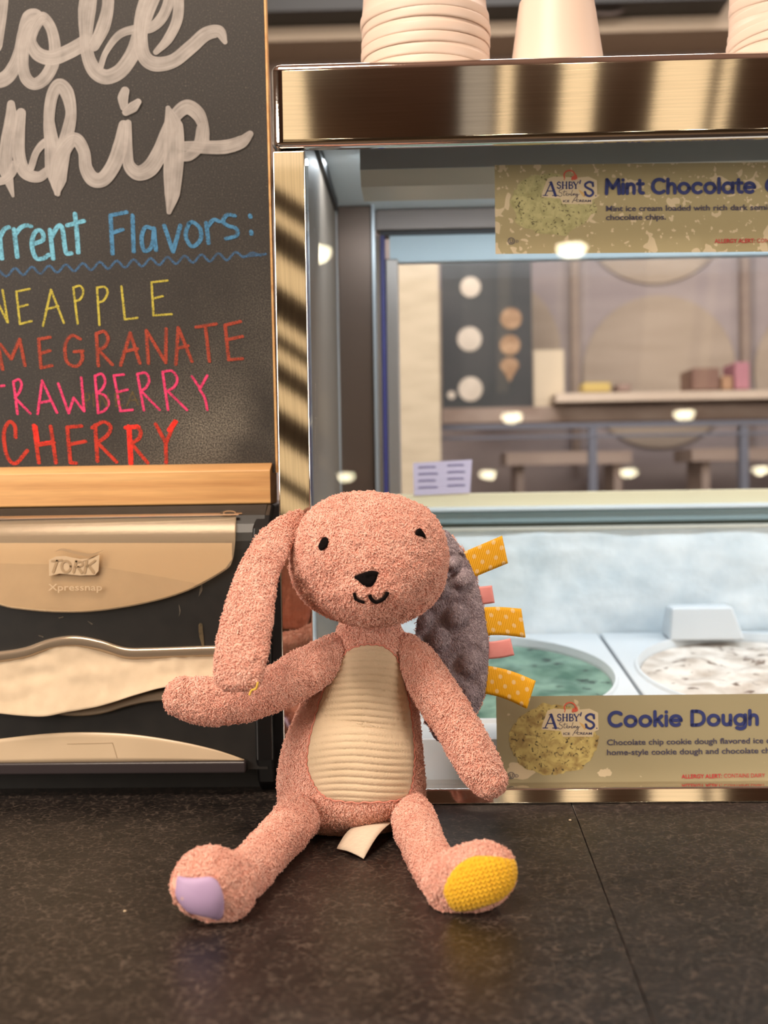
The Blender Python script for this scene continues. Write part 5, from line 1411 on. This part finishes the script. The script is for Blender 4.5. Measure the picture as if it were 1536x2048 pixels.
# stitched seam around the belly
m_seam = mat('coral_thread', rgb(214, 138, 120), 0.9)
def tube(pts, r, seg=6, name='t', m=None):
    V, Fs = [], []
    n = len(pts)
    for i in range(n):
        t = (pts[min(i+1, n-1)]-pts[max(i-1, 0)]).normalized(); s = t.cross(Vector((0, 1, 0.1))).normalized(); d = s.cross(t)
        for k in range(seg): a = 2*math.pi*k/seg; V.append(pts[i]+s*r*math.cos(a)+d*r*math.sin(a))
    for i in range(n-1):
        for k in range(seg): a, b = i*seg+k, i*seg+(k+1) % seg; Fs.append((a, b, b+seg, a+seg))
    Fs.append(tuple(range(seg))); Fs.append(tuple(range((n-1)*seg, n*seg)))
    return V, Fs
out = catmull([Vector((p[0], p[1])) for p in BELLY], 14, closed=True); out.append(out[0])
pts = []
for i, p in enumerate(out):
    loc, n_ = hit(torso_bvh, p.x+1.4*math.sin(i*1.3), p.y+1.2*math.cos(i*0.9)); pts.append(loc+n_*0.0014)
V, Fs = tube(pts, 0.0005); attach(mk('belly_seam', V, Fs, m_seam, None), bunny)

# ---- head
YH = 0.846
hc = P(739, 1118, YH)
rotH = Matrix.Rotation(math.radians(4), 3, 'Y')
hv, hf = ellipsoid(hc, S_(158, YH), 0.051, S_(131, YH), 56, 36, rotH, 2.22)
snout = P(738, 1165, YH-0.018)
sv, sf = ellipsoid(snout, S_(120, YH), 0.034, S_(82, YH), 40, 24)
hV, hF, hN = fuse([(hv, hf), (sv, sf)], 0.0018, 10)
hV = lumpy(hV, hN); head_bvh = bvh_of(hV, hF)
EYE_L = [(649+11*math.cos(a)*0.9+3.0*math.sin(a), 1088+14*math.sin(a)-4.0*math.cos(a)*0.6) for a in [2*math.pi*i/12 for i in range(12)]]
EYE_L = [(649+x, 1088+y) for x, y in [(3, -13), (8, -10), (10, -3), (7, 6), (1, 11), (-6, 14), (-10, 9), (-10, 1), (-5, -9)]]
EYE_R = [(830, 1064), (835, 1058), (841, 1060), (847, 1067), (850, 1078), (843, 1075), (834, 1072), (829, 1069)]
NOSE = [(709, 1155), (714, 1150), (723, 1146), (735, 1142), (748, 1141), (757, 1144), (756, 1152), (751, 1163), (744, 1172), (735, 1174), (727, 1171), (718, 1163)]
MO1 = [(709, 1185), (712, 1194), (719, 1200), (729, 1203)]; MO2 = [(739, 1189), (744, 1197), (751, 1202), (761, 1199), (769, 1192), (773, 1183)]
def fat(line, r):
    L = []; R = []
    for i, p in enumerate(line):
        a = Vector(line[max(i-1, 0)]); b = Vector(line[min(i+1, len(line)-1)]); t = (b-a).normalized(); n_ = Vector((-t.y, t.x)); L.append(Vector(p)+n_*r); R.append(Vector(p)-n_*r)
    return L+R[::-1]
head = tufted('head', hV, hF, hN, m_pink, bunny, 1.8, 0.0027, 0.00052, 2, skip=[EYE_L, EYE_R, NOSE, fat(MO1, 6), fat(MO2, 6)], droop=0.2)
m_emb_b, nt, b = newmat('black_embroidery')
b.inputs['Base Color'].default_value = rgb(16, 11, 11); b.inputs['Roughness'].default_value = 0.95; b.inputs['Specular IOR Level'].default_value = 0.1
wv = N(nt, 'ShaderNodeTexWave'); wv.inputs['Scale'].default_value = 700; nt.links.new(objcoord(nt), wv.inputs['Vector']); bump(nt, b, wv.outputs['Fac'], 0.3, 0.0005)
sub(patch('eye', EYE_L, head_bvh, m_emb_b, None, 0.0022, 5, edge=0.0012), head); sub(patch('eye', EYE_R, head_bvh, m_emb_b, None, 0.0022, 5, edge=0.0012), head)
sub(patch('nose', NOSE, head_bvh, m_emb_b, None, 0.0024, 6, edge=0.0012), head)
for ln, wd in ((MO1, 3.0), (MO2, 3.6)):
    pts = []
    for p in catmull([Vector(q) for q in ln], 6):
        loc, n_ = hit(head_bvh, p.x, p.y); pts.append(loc+n_*0.0015)
    V, Fs = tube(pts, S_(wd, YH), 8); sub(mk('mouth', V, Fs, m_emb_b, None), head)

# ---- arms, ears, legs
def limb(name, pts, flat=1.0, seed=3, dens=1.7, extra=None, skip=(), nap=(0, 0, -1), napw=0.6, length=0.0029, zmin=0.0006, sm=6):
    path = [(P(px, py, Y), S_(r, Y), S_(r, Y)*flat) for px, py, r, Y in pts]
    parts = [loft(path, 36, 7)]
    if extra: parts += extra
    v, f, n_ = fuse(parts, 0.0017, sm, zmin)
    bv_ = bvh_of(v, f); v = lumpy(v, n_, 0.0008, 150, 0.0010, 42); v[:, 2] = np.maximum(v[:, 2], 0.0005)
    o = tufted(name, v, f, n_, m_pink, bunny, dens, length, 0.00053, seed, skip=skip, nap=nap, napw=napw)
    return o, bv_
limb('arm', [(678, 1300, 34, 0.872), (650, 1318, 42, 0.862), (612, 1342, 46, 0.850), (566, 1368, 45, 0.838), (505, 1393, 46, 0.826), (440, 1402, 48, 0.818), (390, 1399, 46, 0.814), (364, 1394, 40, 0.812)], 0.9, 3)
limb('arm', [(812, 1296, 30, 0.872), (838, 1330, 40, 0.862), (866, 1376, 44, 0.852), (900, 1430, 43, 0.845), (936, 1490, 44, 0.840), (962, 1538, 42, 0.837), (978, 1562, 37, 0.836)], 0.9, 4)
ear1, _ = limb('ear', [(606, 1034, 18, 0.848), (586, 1046, 24, 0.836), (556, 1074, 33, 0.822), (530, 1116, 38, 0.808), (510, 1170, 44, 0.797), (496, 1230, 50, 0.786), (485, 1290, 53, 0.779), (479, 1335, 51, 0.774), (478, 1364, 46, 0.772)], 0.42, 5)
# yellow loose thread on the drooping ear
pts = [P(x, y, 0.772) for x, y in [(501, 1389), (505, 1380), (512, 1372), (516, 1363)]]
pts = [P(x, y, 0.763) for x, y in [(499, 1390), (503, 1381), (512, 1377), (516, 1364)]]
V, Fs = tube(catmull(pts, 5), 0.0007); o = sub(mk('loose_thread', V, Fs, mat('yellow_thread', rgb(214, 176, 70), 0.9), None), ear1); o['label'] = 'loose yellow thread'
# legs with upturned feet
def foot(px, py, a, b, dep, Y, rz):
    return ellipsoid(P(px, py, Y), S_(a, Y), dep, S_(b, Y), 36, 22, Matrix.Rotation(math.radians(rz), 3, 'Y'), 2.15)
SOLE_L = [(342, 1743), (352, 1748), (375, 1754), (402, 1753), (424, 1752), (438, 1763), (447, 1785), (450, 1808), (446, 1836), (424, 1841), (400, 1838), (375, 1822), (356, 1800), (346, 1772)]
SOLE_R = [(905, 1742), (925, 1724), (950, 1713), (985, 1713), (1015, 1717), (1033, 1722), (1034, 1745), (1027, 1772), (1005, 1796), (972, 1811), (935, 1821), (908, 1820), (894, 1802), (888, 1776)]
legL, bL = limb('leg', [(628, 1602, 40, 0.868), (600, 1628, 46, 0.842), (566, 1668, 45, 0.800), (530, 1708, 45, 0.764), (496, 1744, 46, 0.730), (470, 1768, 48, 0.706)], 1.0, 6,
     extra=[foot(418, 1766, 74, 70, 0.019, 0.688, 12), foot(448, 1774, 66, 68, 0.020, 0.694, 0)], skip=[SOLE_L], sm=14)
legR, bR = limb('leg', [(806, 1602, 36, 0.868), (826, 1640, 44, 0.838), (846, 1690, 43, 0.790), (868, 1732, 44, 0.752), (888, 1762, 46, 0.728)], 1.0, 7,
     extra=[foot(950, 1753, 84, 66, 0.018, 0.704, -22), foot(912, 1768, 62, 62, 0.021, 0.712, 0)], skip=[SOLE_R], sm=14)
m_lil, nt, b = newmat('lilac_satin'); b.inputs['Roughness'].default_value = 0.55
vo = N(nt, 'ShaderNodeTexVoronoi'); vo.inputs['Scale'].default_value = 3.1; vo.inputs['Randomness'].default_value = 0.35; nt.links.new(objcoord(nt, src='UV'), vo.inputs['Vector'])
r_ = ramp(nt, vo.outputs['Distance'], [(0.0, rgb(206, 170, 168)), (0.10, rgb(200, 166, 172)), (0.15, rgb(178, 152, 188))]); nt.links.new(r_.outputs[0], b.inputs['Base Color'])
wv = N(nt, 'ShaderNodeTexWave'); wv.inputs['Scale'].default_value = 16; nt.links.new(objcoord(nt, (1, 1, 1), (0, 0, 0.7), src='UV'), wv.inputs['Vector']); bump(nt, b, wv.outputs['Fac'], 0.15, 0.0004)
o = sub(patch('foot_sole', SOLE_L, bL, m_lil, None, 0.0026, 16, edge=0.0006, dense=6, relax=14), legL); o['label'] = 'lilac satin sole with faint dots'
m_knit, nt, b = newmat('yellow_knit'); b.inputs['Roughness'].default_value = 0.85; b.inputs['Sheen Weight'].default_value = 0.2
nz = N(nt, 'ShaderNodeTexNoise'); nz.inputs['Scale'].default_value = 500; nt.links.new(objcoord(nt), nz.inputs['Vector'])
r_ = ramp(nt, nz.outputs['Fac'], [(0.3, rgb(214, 158, 10)), (0.7, rgb(236, 184, 30))]); nt.links.new(r_.outputs[0], b.inputs['Base Color'])
ca, sa = math.cos(math.radians(-14)), math.sin(math.radians(-14))
def knit(x, y, q):
    u = (x*ca+y*sa)/9.2; w_ = (-x*sa+y*ca)/8.4
    col_ = u-math.floor(u)-0.5
    vv = w_ + abs(col_)*1.1
    return (0.0011*abs(math.cos(math.pi*col_))**0.5*(0.45+0.55*abs(math.sin(math.pi*vv))) + 0.0003)*(1-q**14)
o = sub(patch('foot_sole', SOLE_R, bR, m_knit, None, 0.0016, 70, edge=0.0006, relief=knit, dense=16), legR); o['label'] = 'yellow knitted sole'

# ---- grey lined ear with ribbon loops
YE = 0.905
epath = [(886, 1076, 16), (897, 1110, 30), (903, 1150, 46), (904, 1200, 60), (903, 1260, 71), (903, 1320, 74), (902, 1370, 70), (897, 1420, 58), (889, 1456, 38), (884, 1468, 22)]
def earpath(extra, dy, th):
    return [(P(px, py, YE+dy), S_(r+extra, YE), th) for px, py, r in epath]
V, Fs = loft(earpath(3, 0.006, 0.004), 40, 6); v, f, n_ = fuse([(V, Fs)], 0.0016, 5)
ear2 = tufted('ear', lumpy(v, n_), f, n_, m_pink, bunny, 0.8, 0.003, 0.00064, 8, nap=(0, 0, -1), napw=0.8)
V, Fs = loft(earpath(0, 0.0, 0.006), 44, 8); v, f, n_ = fuse([(V, Fs)], 0.0014, 5)
BUMPS = [(912, 1235, 22), (877, 1282, 20), (940, 1328, 24), (846, 1238, 18), (882, 1180, 16), (925, 1160, 18), (936, 1392, 20), (858, 1432, 20), (905, 1128, 13), (893, 1382, 18), (850, 1335, 18), (930, 1100, 10), (832, 1290, 16)]
bp3 = [(P(x, y, YE-0.004), S_(r, YE)) for x, y, r in BUMPS]
disp_ = np.zeros(len(v))
for c, r_ in bp3:
    d2 = ((v[:, 0]-c.x)**2+(v[:, 2]-c.z)**2)/(r_*r_); disp_ += np.where(n_[:, 1] < 0.1, 0.0060*np.exp(-(d2*1.35)**2), 0) - np.where(n_[:, 1] < 0.1, 0.0010*np.exp(-(np.sqrt(d2)-1.35)**2*6), 0)
v = v + np.array([0, -1, 0])*disp_[:, None]
me_t = bpy.data.meshes.new('t'); me_t.from_pydata([tuple(p) for p in v], [], f); me_t.update(); n_ = np.array([tuple(q.vector) for q in me_t.vertex_normals]); bpy.data.meshes.remove(me_t)
lin = tufted('ear_lining', lumpy(v, n_, 0.0003, 300, 0.0008, 60), f, n_, m_grey, None, 1.8, 0.0024, 0.00042, 9, nap=(0.2, 0, -1), napw=1.6, rise=0.0005)
sub(lin, ear2); lin['label'] = 'grey minky lining with raised dots'
m_rib, nt, b = newmat('mustard_grosgrain'); b.inputs['Roughness'].default_value = 0.6
vo = N(nt, 'ShaderNodeTexVoronoi'); vo.inputs['Scale'].default_value = 1.0; vo.inputs['Randomness'].default_value = 0.0
nt.links.new(objcoord(nt, (1, 1, 1), (0, 0, math.radians(40)), src='UV'), vo.inputs['Vector'])
r_ = ramp(nt, vo.outputs['Distance'], [(0.0, rgb(246, 206, 140)), (0.185, rgb(246, 206, 140)), (0.225, rgb(244, 178, 18))]); nt.links.new(r_.outputs[0], b.inputs['Base Color'])
wv = N(nt, 'ShaderNodeTexWave', bands_direction='X'); wv.inputs['Scale'].default_value = 1.75; nt.links.new(objcoord(nt, src='UV'), wv.inputs['Vector']); bump(nt, b, wv.outputs['Fac'], 0.5, 0.0006)
m_rpk = noise_mat('pink_ribbon', rgb(228, 146, 142), rgb(236, 160, 156), 60, 0.5)
def loop(quad, m_, dy, lab, wave=0.0):
    """ribbon folded back on itself; quad: inner top, outer top, outer bottom, inner bottom in the picture"""
    (ax, ay), (bx, by), (cx_, cy_2), (dx, dy_) = quad
    Yf = YE-0.001+dy; nu, nv = 18, 8; gap = 0.0026
    V, Fs, U = [], [], []
    wpx = math.hypot(ax-dx, ay-dy_); lpx = math.hypot(bx-ax, by-ay)
    prof_ = []
    for i in range(nu+1): prof_.append((i/nu, -gap/2*min(1, 0.25+1.2*i/nu)))
    for k in range(1, 8): a = math.pi*k/8; prof_.append((1+0.04*math.sin(a), -gap/2*math.cos(a)))
    for i in range(nu+1): prof_.append((1-i/nu, gap/2*min(1, 0.25+1.2*(1-i/nu))))
    for s, yo in prof_:
        for j in range(nv+1):
            t = j/nv
            x = (ax+(bx-ax)*s)*(1-t)+(dx+(cx_-dx)*s)*t; y = (ay+(by-ay)*s)*(1-t)+(dy_+(cy_2-dy_)*s)*t
            y += wave*math.sin(math.pi*min(1, s))*4
            V.append(P(x, y, Yf+yo-0.001*math.sin(math.pi*t)*0.6)); U.append((s*lpx/21.0+0.2, t*wpx/21.0+0.1))
    for i in range(len(prof_)-1):
        for j in range(nv):
            a = i*(nv+1)+j; Fs.append((a, a+1, a+nv+2, a+nv+1))
    o = mk('ribbon_loop', V, Fs, m_, None, uv=U); s_ = o.modifiers.new('thickness', 'SOLIDIFY'); s_.thickness = 0.0005; s_.offset = 0
    sub(o, ear2); o['label'] = lab
loop([(908, 1112), (1000, 1073), (1012, 1128), (925, 1164)], m_rib, 0.003, 'topmost mustard ribbon loop with pale dots')
loop([(926, 1172), (981, 1171), (987, 1206), (935, 1208)], m_rpk, 0.003, 'upper pink ribbon loop', 0.5)
loop([(940, 1217), (1038, 1217), (1047, 1275), (955, 1272)], m_rib, 0.003, 'middle mustard ribbon loop with pale dots', -0.8)
loop([(958, 1284), (1018, 1277), (1026, 1311), (966, 1318)], m_rpk, 0.003, 'lower pink ribbon loop', 0.5)
loop([(966, 1330), (1067, 1360), (1050, 1416), (962, 1386)], m_rib, 0.003, 'lowest mustard ribbon loop with pale dots', -1.2)
# ---- white care tag under the seat
m_tag = noise_mat('white_tape', rgb(222, 206, 184), rgb(234, 220, 198), 300, 0.8, (1, 6, 1))
V, Fs = [], []
A0, B0 = Q(716, 1650, 0.010), Q(786, 1642, 0.012); A1, B1 = Q(673, 1697, 0.002), Q(727, 1717, 0.0012)
for i in range(13):
    t = i/12; h = 0.0035*math.sin(math.pi*t)
    for j in range(7):
        q = j/6; p = (A0*(1-q)+B0*q)*(1-t)+(A1*(1-q)+B1*q)*t; V.append((p.x, p.y, max(0.0012, p.z+h+0.0012*math.sin(math.pi*q))))
for i in range(12):
    for j in range(6): a = i*7+j; Fs.append((a, a+1, a+8, a+7))
o = mk('care_tag', V, Fs, m_tag, None); s_ = o.modifiers.new('thickness', 'SOLIDIFY'); s_.thickness = 0.0006; s_.offset = 1
attach(o, bunny)
# crumbs on the laminate
random.seed(21)
CR = [(250, 1822, 'pale crumb on the countertop left of the lilac foot'), (1140, 1640, 'pale crumb on the countertop beside the seam under the case')]
for x, y, lab in CR:
    c = Q(x, y, 0.0006)
    v, f = ellipsoid((0, 0, 0), 0.0011, 0.0008, 0.0006, 10, 6)
    v = [q*(1+0.35*noise.noise(q*2500)) for q in v]
    o = mk('crumb', v, f, m_crumb, None); o.location = c; tag(o, lab, 'crumb', 'crumbs on the counter')
